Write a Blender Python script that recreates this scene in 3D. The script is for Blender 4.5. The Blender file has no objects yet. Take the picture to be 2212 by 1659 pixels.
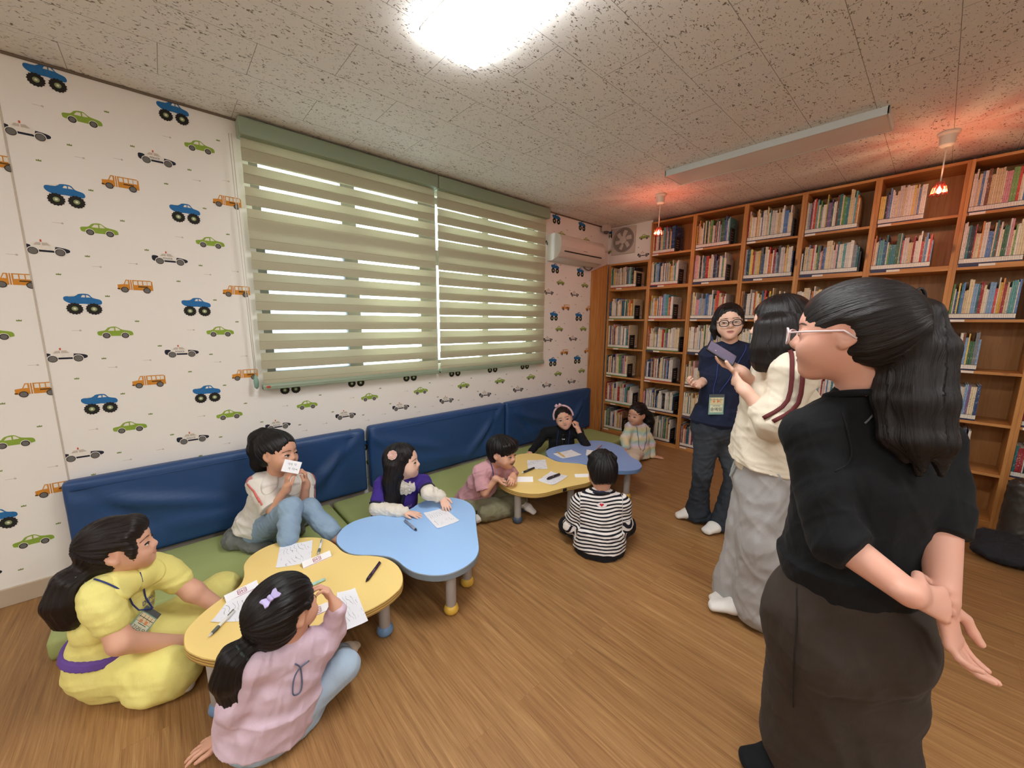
import bpy, bmesh, math, random
import numpy as np
from mathutils import Vector, Matrix
random.seed(7); rng = np.random.default_rng(7)
SC = bpy.context.scene
COL = SC.collection
# ------------------------------------------------------------------ camera
FPX = 827.44
CAM = np.array([3.0138, 0.0, 1.45])
RM = np.array([[0.67057982, 0.74178799, 0.00856049],
               [0.12405902, -0.10075793, -0.98714599],
               [-0.7313905, 0.66302219, -0.15959173]])      # rows: right, down, forward
cd = bpy.data.cameras.new('camera'); cam = bpy.data.objects.new('camera', cd); COL.objects.link(cam)
cd.sensor_width = 36; cd.lens = FPX / 2212 * 36; cd.clip_start = 0.03
m3 = Matrix((RM[0], -RM[1], -RM[2])).transposed().to_4x4(); m3.translation = CAM
cam.matrix_world = m3
SC.camera = cam
# ------------------------------------------------------------------ view, world
SC.view_settings.view_transform = 'Standard'; SC.view_settings.look = 'None'
SC.view_settings.gamma = 1; SC.view_settings.use_curve_mapping = False
SC.view_settings.exposure = 1.05
SC.cycles.use_denoising = True; SC.cycles.use_adaptive_sampling = True; SC.cycles.adaptive_threshold = 0.025
SC.cycles.max_bounces = 8; SC.cycles.diffuse_bounces = 5; SC.cycles.glossy_bounces = 2
SC.cycles.transmission_bounces = 4; SC.cycles.transparent_max_bounces = 8
SC.cycles.caustics_reflective = False; SC.cycles.caustics_refractive = False
SC.cycles.sample_clamp_indirect = 6
W = bpy.data.worlds.new('sky'); SC.world = W; W.use_nodes = True
W.node_tree.nodes['Background'].inputs[0].default_value = (0.80, 0.93, 1.0, 1)
W.node_tree.nodes['Background'].inputs[1].default_value = 6.0
LIGHT_PANEL = 14.0           # emission of the lit ceiling panels
PENDANT_W = 14.0

# ------------------------------------------------------------------ helpers
def ray(x, y):
    d = RM.T @ np.array([(x - 1106) / FPX, (y - 829.5) / FPX, 1.0]); return d / np.linalg.norm(d)
def atz(x, y, z): d = ray(x, y); return CAM + d * ((z - CAM[2]) / d[2])
def atd(x, y, D): d = ray(x, y); return CAM + d * (D / math.hypot(d[0], d[1]))
def lin(c):
    if isinstance(c, str): c = tuple(int(c[i:i + 2], 16) / 255 for i in (0, 2, 4))
    return tuple((v / 12.92 if v <= 0.04045 else ((v + 0.055) / 1.055) ** 2.4) for v in c[:3]) + (1.0,)
MATS = {}
class NT:
    def __init__(s, name):
        s.m = bpy.data.materials.new(name); s.m.use_nodes = True
        s.t = s.m.node_tree; s.b = s.t.nodes['Principled BSDF']; s.out = s.t.nodes['Material Output']
    def n(s, typ, **kw):
        nd = s.t.nodes.new('ShaderNode' + typ)
        for k, v in kw.items():
            if k in ('ins',):
                for i, val in v.items():
                    if hasattr(val, 'is_output'): s.t.links.new(val, nd.inputs[i])
                    else: nd.inputs[i].default_value = val
            else: setattr(nd, k, v)
        return nd
    def link(s, a, b): s.t.links.new(a, b)
    def coord(s, kind='Object', scale=(1, 1, 1), rot=(0, 0, 0)):
        tc = s.n('TexCoord'); mp = s.n('Mapping')
        mp.inputs['Scale'].default_value = scale; mp.inputs['Rotation'].default_value = rot
        s.link(tc.outputs[kind], mp.inputs['Vector']); return mp.outputs[0]
    def noise(s, vec, scale, detail=3, rough=0.5, dist=0):
        return s.n('TexNoise', ins={'Vector': vec, 'Scale': scale, 'Detail': detail, 'Roughness': rough, 'Distortion': dist}).outputs['Fac']
    def ramp(s, fac, stops):
        r = s.n('ValToRGB'); s.link(fac, r.inputs[0]); e = r.color_ramp.elements
        while len(e) < len(stops): e.new(0.5)
        for k, (p, c) in enumerate(stops):
            e[k].position = p; e[k].color = c if len(c) == 4 else tuple(c) + (1,)
        return r.outputs[0]
    def mix(s, fac, a, b, mode='MIX'):
        mx = s.n('Mix', data_type='RGBA', blend_type=mode)
        for i, v in ((0, fac), (6, a), (7, b)):
            if hasattr(v, 'is_output'): s.link(v, mx.inputs[i])
            else: mx.inputs[i].default_value = v
        return mx.outputs[2]
    def math(s, op, a, b=0.0):
        nd = s.n('Math', operation=op)
        for i, v in ((0, a), (1, b)):
            if hasattr(v, 'is_output'): s.link(v, nd.inputs[i])
            else: nd.inputs[i].default_value = v
        return nd.outputs[0]
    def bump(s, h, strength=0.3, dist=0.01):
        b = s.n('Bump', ins={'Height': h, 'Strength': strength, 'Distance': dist}); s.link(b.outputs[0], s.b.inputs['Normal'])
    def base(s, v, rough=0.5, spec=0.5, metal=0.0):
        if hasattr(v, 'is_output'): s.link(v, s.b.inputs['Base Color'])
        else: s.b.inputs['Base Color'].default_value = v
        s.b.inputs['Roughness'].default_value = rough; s.b.inputs['Specular IOR Level'].default_value = spec
        s.b.inputs['Metallic'].default_value = metal
        return s.m
def plain(name, col, rough=0.5, spec=0.4, metal=0.0, nz=0.0, nscale=30, bump=0.0):
    if name in MATS: return MATS[name]
    t = NT(name); c = lin(col); v = c
    if nz or bump:
        vec = t.coord('Object'); f = t.noise(vec, nscale, 3)
        if nz: v = t.mix(f, tuple(max(0, q * (1 - nz)) for q in c[:3]) + (1,), tuple(min(1, q * (1 + nz)) for q in c[:3]) + (1,))
        if bump: t.bump(f, bump, 0.004)
    MATS[name] = t.base(v, rough, spec, metal); return MATS[name]
def cloth(name, col, nz=0.12, weave=900, rough=0.85, col2=None):
    if name in MATS: return MATS[name]
    t = NT(name); vec = t.coord('Object'); c = lin(col)
    f = t.noise(vec, 6, 3); g = t.noise(vec, weave, 1)
    c2 = lin(col2) if col2 else tuple(q * (1 + nz) for q in c[:3]) + (1,)
    v = t.mix(f, tuple(q * (1 - nz) for q in c[:3]) + (1,), c2)
    v = t.mix(0.25, v, t.mix(g, tuple(q * 0.6 for q in c[:3]) + (1,), tuple(min(1, q * 1.35) for q in c[:3]) + (1,)))
    wr = t.noise(t.coord('Object', (1, 1, 0.55)), 22, 4, 0.55, 0.6)
    t.bump(wr, 0.28, 0.012)
    t.b.inputs['Sheen Weight'].default_value = 0.03
    MATS[name] = t.base(v, rough, 0.2); return MATS[name]
def link(o, parent=None, mats=()):
    COL.objects.link(o)
    if parent is not None: o.parent = parent
    for m in mats: o.data.materials.append(m)
    return o
def tag(o, label=None, cat=None, group=None, kind=None):
    for k, v in (('label', label), ('category', cat), ('group', group), ('kind', kind)):
        if v: o[k] = v
    return o
def empty(name, loc=(0, 0, 0), label=None, cat=None, group=None):
    o = bpy.data.objects.new(name, None); o.empty_display_size = 0.05; o.location = loc; COL.objects.link(o)
    return tag(o, label, cat, group)
class MB:
    """collects faces with material indices -> one mesh object"""
    def __init__(s): s.v = []; s.f = []; s.mi = []
    def add(s, vs, fs, mi=0):
        b = len(s.v); s.v += [tuple(map(float, q)) for q in vs]
        for f in fs: s.f.append(tuple(b + i for i in f)); s.mi.append(mi)
    def box(s, a, b, mi=0):
        (x0, y0, z0), (x1, y1, z1) = a, b
        x0, x1 = min(x0, x1), max(x0, x1); y0, y1 = min(y0, y1), max(y0, y1); z0, z1 = min(z0, z1), max(z0, z1)
        vs = [(x0, y0, z0), (x1, y0, z0), (x1, y1, z0), (x0, y1, z0), (x0, y0, z1), (x1, y0, z1), (x1, y1, z1), (x0, y1, z1)]
        s.add(vs, [(0, 3, 2, 1), (4, 5, 6, 7), (0, 1, 5, 4), (1, 2, 6, 5), (2, 3, 7, 6), (3, 0, 4, 7)], mi)
    def prism(s, poly, fn, t0, t1, mi=0, mside=None):
        """poly: 2-D list; fn(u,v,t)->xyz"""
        n = len(poly)
        vs = [fn(u, v, t0) for u, v in poly] + [fn(u, v, t1) for u, v in poly]
        s.add(vs, [tuple(range(n))[::-1], tuple(range(n, 2 * n))], mi)
        s.add(vs, [(i, (i + 1) % n, n + (i + 1) % n, n + i) for i in range(n)], mi if mside is None else mside)
    def tube(s, pts, r, n=10, mi=0, closed=False):
        pts = [np.array(p, float) for p in pts]; N = len(pts)
        rs = r if hasattr(r, '__len__') else [r] * N
        vs = []; up = None
        for i, p in enumerate(pts):
            if closed: d = pts[(i + 1) % N] - pts[i - 1]
            else: d = pts[min(i + 1, N - 1)] - pts[max(i - 1, 0)]
            d = d / (np.linalg.norm(d) + 1e-12)
            if up is None:
                a = np.array([0, 0, 1.0]) if abs(d[2]) < 0.9 else np.array([1.0, 0, 0]); up = a
            u = up - d * (up @ d); u /= np.linalg.norm(u) + 1e-12; w = np.cross(d, u); up = u
            for k in range(n):
                t = 2 * math.pi * k / n; vs.append(p + rs[i] * (math.cos(t) * u + math.sin(t) * w))
        fs = []
        for i in range(N if closed else N - 1):
            for k in range(n):
                j = (i + 1) % N
                fs.append((i * n + k, i * n + (k + 1) % n, j * n + (k + 1) % n, j * n + k))
        if not closed: fs += [tuple(range(n))[::-1], tuple(range((N - 1) * n, N * n))]
        s.add(vs, fs, mi)
    def lathe(s, prof, c, n=24, mi=0):
        vs = [(c[0] + r * math.cos(2 * math.pi * k / n), c[1] + r * math.sin(2 * math.pi * k / n), c[2] + z) for r, z in prof for k in range(n)]
        fs = [(i * n + k, i * n + (k + 1) % n, (i + 1) * n + (k + 1) % n, (i + 1) * n + k) for i in range(len(prof) - 1) for k in range(n)]
        fs += [tuple(range(n))[::-1], tuple(range((len(prof) - 1) * n, len(prof) * n))]
        s.add(vs, fs, mi)
    def build(s, name, mats, parent=None, bevel=0, smooth=False, origin=None, seg=2):
        me = bpy.data.meshes.new(name)
        v = np.array(s.v)
        if parent is not None and origin is None:
            q = parent; off = np.zeros(3)
            while q is not None: off = off + np.array(q.location); q = q.parent
            v = v - off
        elif origin is not None: v = v - np.array(origin)
        me.from_pydata([tuple(q) for q in v], [], s.f); me.polygons.foreach_set('material_index', s.mi)
        bm = bmesh.new(); bm.from_mesh(me); bmesh.ops.recalc_face_normals(bm, faces=bm.faces); bm.to_mesh(me); bm.free()
        o = bpy.data.objects.new(name, me); link(o, parent, mats if isinstance(mats, (list, tuple)) else [mats])
        if origin is not None and parent is None: o.location = origin
        if bevel:
            md = o.modifiers.new('bevel', 'BEVEL'); md.width = bevel; md.segments = seg; md.limit_method = 'ANGLE'
        if smooth:
            me.polygons.foreach_set('use_smooth', [True] * len(me.polygons))
        me.update(); return o
def spline(pts, n=6, closed=True):
    P = np.array(pts, float); N = len(P); out = []
    rngI = range(N) if closed else range(N - 1)
    for i in rngI:
        g = (lambda k: P[k % N]) if closed else (lambda k: P[min(max(k, 0), N - 1)])
        p0, p1, p2, p3 = g(i - 1), g(i), g(i + 1), g(i + 2)
        for t in np.linspace(0, 1, n, endpoint=False):
            out.append(0.5 * (2 * p1 + (p2 - p0) * t + (2 * p0 - 5 * p1 + 4 * p2 - p3) * t * t + (3 * p1 - p0 - 3 * p2 + p3) * t ** 3))
    if not closed: out.append(P[-1])
    return out
def text_mesh(body, size):
    cu = bpy.data.curves.new('txt', 'FONT'); cu.body = body; cu.size = size; cu.align_x = 'CENTER'; cu.align_y = 'CENTER'; cu.resolution_u = 2
    o = bpy.data.objects.new('txt', cu); COL.objects.link(o)
    dg = bpy.context.evaluated_depsgraph_get(); me = bpy.data.meshes.new_from_object(o.evaluated_get(dg))
    vs = [tuple(v.co) for v in me.vertices]; fs = [tuple(p.vertices) for p in me.polygons]
    bpy.data.objects.remove(o); bpy.data.curves.remove(cu); bpy.data.meshes.remove(me)
    return vs, fs
# ------------------------------------------------------------------ room materials
CEIL = 2.645
def mat_floor():
    t = NT('floor_wood')
    vec = t.coord('Object')
    br = t.n('TexBrick', offset=0.37, ins={'Vector': vec, 'Scale': 1.0, 'Brick Width': 2.1, 'Row Height': 0.125, 'Mortar Size': 0.0008, 'Mortar Smooth': 0.1, 'Bias': 0.0,
             'Color1': (0, 0, 0, 1), 'Color2': (1, 1, 1, 1), 'Mortar': (0.5, 0.5, 0.5, 1)})
    sep = t.n('SeparateColor'); t.link(br.outputs['Color'], sep.inputs[0])
    va = t.n('VectorMath', operation='ADD'); t.link(vec, va.inputs[0])
    cx = t.n('CombineXYZ'); t.link(t.math('MULTIPLY', sep.outputs[0], 7.3), cx.inputs[0]); t.link(t.math('MULTIPLY', sep.outputs[0], 3.1), cx.inputs[2]); t.link(cx.outputs[0], va.inputs[1])
    mp = t.n('Mapping'); mp.inputs['Scale'].default_value = (1.1, 26, 1); t.link(va.outputs[0], mp.inputs[0])
    g1 = t.noise(mp.outputs[0], 2.2, 6, 0.6, 0.7)
    mp2 = t.n('Mapping'); mp2.inputs['Scale'].default_value = (2.5, 110, 1); t.link(va.outputs[0], mp2.inputs[0])
    g2 = t.noise(mp2.outputs[0], 3, 4, 0.6, 0.2)
    c = t.ramp(g1, [(0.28, lin('6d4f2e')), (0.44, lin('946c40')), (0.58, lin('a8804f')), (0.74, lin('c39c69'))])
    c = t.mix(0.42, c, t.ramp(g2, [(0.3, lin('65442a')), (0.7, lin('b08659'))]))
    c = t.mix(t.math('MULTIPLY', sep.outputs[0], 0.3), c, t.mix(0.5, c, lin('7c4c27')))
    c = t.mix(t.math('MULTIPLY', br.outputs['Fac'], 0.22), c, lin('5a3b1f'))
    t.bump(t.math('ADD', g2, t.math('MULTIPLY', br.outputs['Fac'], -2.0)), 0.06, 0.003)
    return t.base(c, 0.42, 0.35)
def mat_ceiling():
    t = NT('ceiling_acoustic_tile')
    vec = t.coord('Object', (1, 1, 1), (0, 0, math.pi / 2))
    mp = t.n('Mapping'); mp.inputs['Location'].default_value = (0.11, 0.03, 0); t.link(vec, mp.inputs[0])
    br = t.n('TexBrick', offset=0.5, ins={'Vector': mp.outputs[0], 'Scale': 1.0, 'Brick Width': 0.65, 'Row Height': 0.295, 'Mortar Size': 0.0012, 'Mortar Smooth': 0.0,
             'Color1': (0, 0, 0, 1), 'Color2': (1, 1, 1, 1)})
    sep = t.n('SeparateColor'); t.link(br.outputs['Color'], sep.inputs[0])
    cx = t.n('CombineXYZ'); t.link(t.math('MULTIPLY', sep.outputs[0], 9.7), cx.inputs[2])
    va = t.n('VectorMath', operation='ADD'); t.link(t.coord('Object', (1.0, 0.5, 1)), va.inputs[0]); t.link(cx.outputs[0], va.inputs[1])
    w = t.noise(va.outputs[0], 92, 2, 0.5, 1.2)
    w2 = t.noise(va.outputs[0], 14, 2)
    d = t.math('ADD', w, t.math('MULTIPLY', t.math('SUBTRACT', w2, 0.5), 0.12))
    dent = t.ramp(d, [(0.335, (1, 1, 1)), (0.385, (0, 0, 0))])
    fine = t.noise(t.coord('Object'), 260, 2)
    c = t.mix(dent, t.mix(fine, lin('e0dcd5'), lin('eae7e1')), lin('82796c'))
    c = t.mix(t.math('MULTIPLY', br.outputs['Fac'], 0.75), c, lin('5d554b'))
    t.bump(t.math('ADD', t.math('MULTIPLY', dent, -1.0), t.math('MULTIPLY', fine, 0.35)), 0.5, 0.004)
    return t.base(c, 0.9, 0.2)
def mat_wallpaper():
    t = NT('cream_wallpaper'); vec = t.coord('Object')
    f = t.noise(vec, 420, 2); g = t.noise(vec, 1.2, 2)
    c = t.mix(g, lin('e9e5de'), lin('eeeae4'))
    c = t.mix(t.math('MULTIPLY', f, 0.12), c, lin('cfc8bd'))
    t.bump(f, 0.18, 0.002)
    return t.base(c, 0.75, 0.25)
M_FLOOR = mat_floor(); M_CEIL = mat_ceiling(); M_WP = mat_wallpaper()
M_WHITE = plain('painted_white', 'd9d2c6', 0.6, 0.3)
def wood(name, c1, c2, c3, axis=2, rough=0.45):
    t = NT(name); sc = [14, 14, 14]; sc[axis] = 1.0
    vec = t.coord('Object', tuple(sc))
    oi = t.n('ObjectInfo'); cx = t.n('CombineXYZ')
    t.link(t.math('MULTIPLY', oi.outputs['Random'], 5.0), cx.inputs[0]); t.link(t.math('MULTIPLY', oi.outputs['Random'], 3.0), cx.inputs[2])
    va = t.n('VectorMath', operation='ADD'); t.link(vec, va.inputs[0]); t.link(cx.outputs[0], va.inputs[1])
    g = t.noise(va.outputs[0], 2.0, 5, 0.55, 0.9)
    c = t.ramp(g, [(0.3, lin(c1)), (0.5, lin(c2)), (0.72, lin(c3))])
    vo = t.n('TexVoronoi', ins={'Vector': t.coord('Object', (2.6, 2.6, 2.0)), 'Scale': 1.0, 'Randomness': 1.0})
    k = t.ramp(vo.outputs['Distance'], [(0.045, (1, 1, 1)), (0.085, (0, 0, 0))])
    c = t.mix(t.math('MULTIPLY', k, 0.75), c, lin('5a3418'))
    t.bump(g, 0.08, 0.003)
    return t.base(c, rough, 0.35)
M_PINE_V = wood('honey_pine_upright', 'a8703c', 'bd8449', 'cc985c', 2)
M_PINE_H = wood('honey_pine_shelf', 'a8703c', 'bd8449', 'cc985c', 0)
M_PINE_B = wood('honey_pine_back', '9c6a3c', 'af7b47', 'b98852', 2)

# ------------------------------------------------------------------ setting
YB = 4.64; XR = 5.9; YN = -2.6; XL = -0.16
m = MB(); m.box((XL, YN, -0.1), (XR, YB + 0.1, 0)); tag(m.build('floor', M_FLOOR), kind='structure')
m = MB(); m.box((XL, YN, CEIL), (XR, YB + 0.1, CEIL + 0.1)); tag(m.build('ceiling', M_CEIL), kind='structure')
m = MB(); m.box((XL, YB, 0), (XR, YB + 0.1, CEIL)); tag(m.build('wall_back', M_WP), kind='structure')
m = MB(); m.box((XR, YN, 0), (XR + 0.1, YB + 0.1, CEIL)); tag(m.build('wall_right', M_WHITE), kind='structure')
m = MB(); m.box((XL, YN - 0.1, 0), (XR, YN, CEIL)); tag(m.build('wall_near', M_WHITE), kind='structure')
m = MB(); m.box((0, YN, 0), (0.012, -0.42, 0.095)); tag(m.build('baseboard_left', plain('beige_baseboard', 'b9a892', 0.5), bevel=0.003), kind='structure')
# window opening
WY0, WY1, WZ0, WZ1 = 0.50, 3.08, 1.07, 2.50
wl = MB()
wl.box((XL, YN, 0), (0, WY0, CEIL)); wl.box((XL, WY1, 0), (0, YB, CEIL))
wl.box((XL, WY0, 0), (0, WY1, WZ0)); wl.box((XL, WY0, WZ1), (0, WY1, CEIL))
# printed wallpaper motifs, laid into the wall mesh
MOT = {'blue': '2f6ea6', 'tyre': '2b2926', 'hub': '8c9a6a', 'green': '8aa63f', 'dark': '2a2c38', 'white': 'e6e0d6', 'orange': 'cf8a35', 'grey': '6f6c68', 'brown': '5c4322', 'red': 'c0583a', 'tuft': '7d8a50', 'line': 'c3b9aa', 'pane': 'e3dccf'}
MOTN = list(MOT); MOTI = {k: i + 1 for i, k in enumerate(MOTN)}
M_MOT = [plain('print_' + k, MOT[k], 0.8, 0.2, nz=0.12, nscale=90) for k in MOTN]
def circ(cx, cy, r, n=18, tooth=0.0):
    return [(cx + (r + (tooth if k % 2 else 0)) * math.cos(2 * math.pi * k / n), cy + (r + (tooth if k % 2 else 0)) * math.sin(2 * math.pi * k / n)) for k in range(n)]
def truck():
    L = [('blue', spline([(-.066, .022), (-.064, .042), (-.03, .046), (-.012, .058), (.02, .058), (.035, .04), (.062, .03), (.066, .012), (.05, .004), (.0, .008), (-.04, .006)], 4)),
         ('pane', [(-.007, .041), (-.001, .052), (.008, .053), (.008, .041)]), ('pane', [(.012, .041), (.012, .053), (.019, .052), (.028, .041)]),
         ('pane', [(-.05, .043), (-.03, .045), (-.018, .053), (-.02, .055), (-.05, .048)])]
    for cx in (-.034, .034): L += [('tyre', circ(cx, -.018, .027, 30, .004)), ('hub', circ(cx, -.018, .0115)), ('pane', circ(cx, -.018, .005))]
    return L
def green():
    L = [('green', spline([(-.068, -.006), (-.066, .008), (-.04, .014), (-.024, .03), (.004, .034), (.026, .018), (.06, .01), (.068, -.004), (.06, -.014), (0, -.016), (-.058, -.014)], 4)),
         ('pane', [(-.028, .012), (-.018, .026), (-.004, .028), (-.004, .012)]), ('pane', [(.001, .012), (.001, .029), (.008, .028), (.02, .014)])]
    for cx in (-.036, .036): L += [('pane', circ(cx, -.013, .0165)), ('tyre', circ(cx, -.014, .0145)), ('grey', circ(cx, -.014, .011))]
    return L
def police():
    L = [('dark', spline([(-.075, .012), (-.072, -.012), (-.04, -.016), (.04, -.016), (.073, -.012), (.076, .002), (.05, .010), (.02, .012), (-.04, .012), (-.06, .016)], 4)),
         ('white', [(-.046, -.008), (-.05, .014), (-.034, .030), (.006, .032), (.03, .010), (.026, -.008)]),
         ('line', [(-.04, .015), (-.031, .027), (-.016, .028), (-.016, .015)]), ('line', [(-.012, .015), (-.012, .028), (.004, .029), (.016, .015)]),
         ('red', [(-.017, .031), (-.017, .042), (-.011, .042), (-.011, .031)]), ('dark', [(-.03, -.012), (-.03, -.007), (.022, -.007), (.022, -.012)])]
    for cx in (-.044, .044): L += [('white', circ(cx, -.013, .0195)), ('tyre', circ(cx, -.014, .017)), ('grey', circ(cx, -.014, .0145))]
    return L
def bus():
    L = [('orange', [(-.07, -.02), (-.07, .006), (-.046, .010), (-.036, .034), (.062, .034), (.07, .028), (.07, -.02)])]
    L += [('pane', [(-.042, .010), (-.034, .029), (-.028, .029), (-.028, .010)])]
    L += [('pane', [(a, .008), (a, .029), (a + .015, .029), (a + .015, .008)]) for a in (-.006, .013, .032, .049)]
    L += [('white', [(-.022, -.02), (-.022, .034), (-.019, .034), (-.019, -.02)]), ('white', [(-.014, -.02), (-.014, .034), (-.011, .034), (-.011, -.02)]), ('brown', [(.01, -.004), (.01, .002), (.05, .002), (.05, -.004)]), ('brown', [(-.072, -.018), (-.072, -.012), (-.062, -.012), (-.062, -.018)])]
    for cx in (-.044, .044): L += [('tyre', circ(cx, -.02, .015)), ('grey', circ(cx, -.02, .012))]
    return L
def tuft(): return [('tuft', [(-.009, -.004), (-.008, .004), (-.003, .001), (0, .006), (.004, .001), (.009, .005), (.009, -.004)])]
def squig(): return [('line', [(-.02, -.0008), (-.02, .0008), (.008, .0012), (.008, -.0008)]), ('line', circ(.012, .0, .0045))]
PT = text_mesh('POLICE', 0.0125)
def stamp(kind, y, z, fn, clip=None):
    for li, (c, poly) in enumerate(kind()):
        e = 0.0004 + 0.00025 * li
        pp = [(y + a, z + b) for a, b in poly]
        if clip: pp = [(min(max(a, clip[0]), clip[1]), b) for a, b in pp]
        if max(p[0] for p in pp) - min(p[0] for p in pp) < 1e-4: continue
        wl_t.add([fn(a, b, e) for a, b in pp], [tuple(range(len(pp)))], MOTI[c])
    if kind is police and not clip:
        wl_t.add([fn(y - .009 + q[0], z + .003 + q[1], 0.003) for q in PT[0]], PT[1], MOTI['dark'])
def lattice(y0, y1, zlo, fn, dy=0.0, clip=True, per=0.4585):
    for k in range(-8, 14):
        for r in range(6):
            for kind, oy, oz in ((truck, -.29, 2.58), (green, -.19, 2.436), (police, -.385, 2.32), (bus, -.085, 2.158), (tuft, -.25, 2.30), (tuft, -.10, 2.50), (tuft, -.36, 2.20), (tuft, -.02, 2.36), (tuft, -.20, 2.10), (squig, -.08, 2.28), (squig, -.33, 2.45), (squig, -.22, 2.25)):
                y = oy + per * k + dy; z = oz - .5315 * r
                if z < zlo or z > CEIL - .055: continue
                hw = .078
                if y + hw < y0 or y - hw > y1: continue
                if WY0 - .07 < y < WY1 + .07 and z > WZ0 - .06: continue          # the window opening
                cl = (y0, y1) if (y - hw < y0 or y + hw > y1) else None
                stamp(kind, y, z, fn, cl)
wl_t = wl
fnL = lambda a, b, e: (e, a, b)
lattice(-0.448, 4.06, 0.16, fnL); lattice(-2.4, -0.450, 0.16, fnL, 0.045)
wl.box((-0.001, -0.4535, 0.095), (0.0016, -0.4465, CEIL), MOTI['line'])
tag(wl.build('wall_left', [M_WP] + M_MOT), kind='structure')
# bulkhead over the low bookcase, carrying the exhaust fan
wl_t = MB(); wl_t.box((0.0, 4.40, 2.20), (0.60, YB, CEIL))
fnB = lambda a, b, e: (a, 4.40 - e, b)
for kind, a, b in ((truck, .02, 2.57), (green, .50, 2.47), (police, .50, 2.27), (green, .05, 2.36), (tuft, .43, 2.36)): stamp(kind, a, b, fnB, (0.0, 0.6))
tag(wl_t.build('wall_bulkhead', [M_WP] + M_MOT), kind='structure')
m = MB(); m.box((0, -0.46, CEIL - 0.012), (0.012, 4.4, CEIL)); tag(m.build('trim_1', plain('dark_cove_trim', '6b5d4e', 0.6), bevel=0.003), kind='structure')

# window behind the blinds
M_ALU = plain('grey_brown_aluminium', '7f7568', 0.45, 0.5)
w = MB(); X0, X1 = -0.11, -0.05
for y0, y1 in ((WY0, .56), (1.066, 1.171), (1.694, 1.86), (2.375, 2.45), (2.98, WY1)): w.box((X0, y0, WZ0), (X1, y1, WZ1))
for z0, z1 in ((WZ0, 1.10), (1.94, 2.07), (2.45, WZ1)): w.box((X0 + .004, WY0, z0), (X1 + .004, WY1, z1))
win = w.build('window_1', M_ALU, bevel=0.004); tag(win, kind='structure')
def mat_pane(name, tint, diff):
    t = NT(name); n = t.t.nodes
    tr = t.n('BsdfTransparent', ins={'Color': lin(tint)}); gl = t.n('BsdfGlossy', ins={'Roughness': 0.05}); tl = t.n('BsdfTranslucent', ins={'Color': lin(tint)})
    a = t.n('MixShader', ins={0: diff, 1: tr.outputs[0], 2: tl.outputs[0]}); b = t.n('MixShader', ins={0: 0.05, 1: a.outputs[0], 2: gl.outputs[0]})
    t.link(b.outputs[0], t.out.inputs[0]); return t.m
pm, pd = mat_pane('clear_pane', 'f2f6f4', 0.0), mat_pane('screened_pane', 'c3ccd2', 0.35)
g = MB()
for k, (y0, y1) in enumerate(((.56, 1.066), (1.171, 1.694), (1.86, 2.375), (2.45, 2.98))):
    for z0, z1 in ((1.10, 1.94), (2.07, 2.45)): g.box((-.083, y0, z0), (-.077, y1, z1), 1 if (k == 0 and z0 < 1.5) else 0)
g.build('glass', [pm, pd], win)
# ------------------------------------------------------------------ blinds
def mat_fabric():
    t = NT('sage_blind_fabric'); vec = t.coord('Object', (1, 1, 1)); f = t.noise(vec, 700, 2)
    c = t.mix(f, lin('bdb89c'), lin('cfcab2')); c2 = t.mix(f, lin('d0ceb4'), lin('e3e0cc'))
    df = t.n('BsdfDiffuse'); tl = t.n('BsdfTranslucent'); t.link(c, df.inputs[0]); t.link(c2, tl.inputs[0])
    mx = t.n('MixShader', ins={0: 0.30, 1: df.outputs[0], 2: tl.outputs[0]}); t.link(mx.outputs[0], t.out.inputs[0]); return t.m
M_FAB = mat_fabric(); M_RAIL = plain('sage_green_rail', '8b9a83', 0.4, 0.5); M_CORD = plain('ivory_cord', 'cfc8b8', 0.5)
def blind(y0, y1, gap, label, cordside):
    r = empty('zebra_blind', (0.06, (y0 + y1) / 2, 0.99), label, 'blind')
    b = MB(); b.box((0.005, y0 - .006, 2.53), (0.115, y1 + .006, 2.632)); b.build('headrail', M_RAIL, r, bevel=0.012)
    f = MB(); p = .1275
    for k in range(-1, 12):
        zc = 2.395 - p * k                       # slit centre; cloth hangs between this slit and the next
        top, bot = zc - gap / 2, zc - p + gap / 2
        if k == -1: top = 2.54
        if k == 11: bot = 1.03
        if bot >= top: continue
        h = top - bot
        shut = k in (2, 3)
        mid = top - h * .42
        bb = bot - (gap - .001 if (k in (2,)) else 0) ; tt = top + (.0008 if k == 3 else 0)
        f.box((.058, y0 + .006, bb), (.0592, y1 - .006, tt))
        f.box((.050, y0 + .006, bb - .002), (.0512, y1 - .006, mid - .008))
        f.box((.0593, y0 + .006, mid - .009), (.0598, y1 - .006, mid - .0075), 1)
    f.build('fabric', [M_FAB, plain('blind_stitch', '8f8763', .8)], r)
    b = MB(); b.tube([(.05, y0, 1.012), (.05, y1, 1.012)], .023, 12); b.box((.028, y0, .992), (.072, y1, 1.012)); b.build('bottom_rail', M_RAIL, r, bevel=0.004)
    if cordside is not None:
        c = MB(); y = cordside
        c.tube([(.07, y, 2.53), (.068, y + .004, 1.8), (.068, y + .012, 1.09)], .0022, 6)
        c.tube([(.075, y + .012, 2.53), (.074, y + .016, 1.8), (.070, y + .018, 1.09)], .0022, 6); c.build('pull_cord', M_CORD, r, smooth=True)
        c = MB(); c.lathe([(.004, 0), (.013, .012), (.015, .05), (.008, .085), (.003, .09)], (.069, y + .015, 1.005)); c.build('cord_weight', plain('green_cord_weight', '7fa191', 0.35), r, smooth=True)
    return r
bl = blind(.455, 1.795, .022, 'wide sage green zebra blind at the left, with its pull cord', .405)
b = MB(); b.box((.0725, .475, 1.003), (.0745, .497, 1.018)); b.build('rail_sticker', plain('red_sticker', 'b0493a', 0.5), bl)
blind(1.81, 3.155, .012, 'sage green zebra blind at the right, next to the air conditioner', None)
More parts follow.
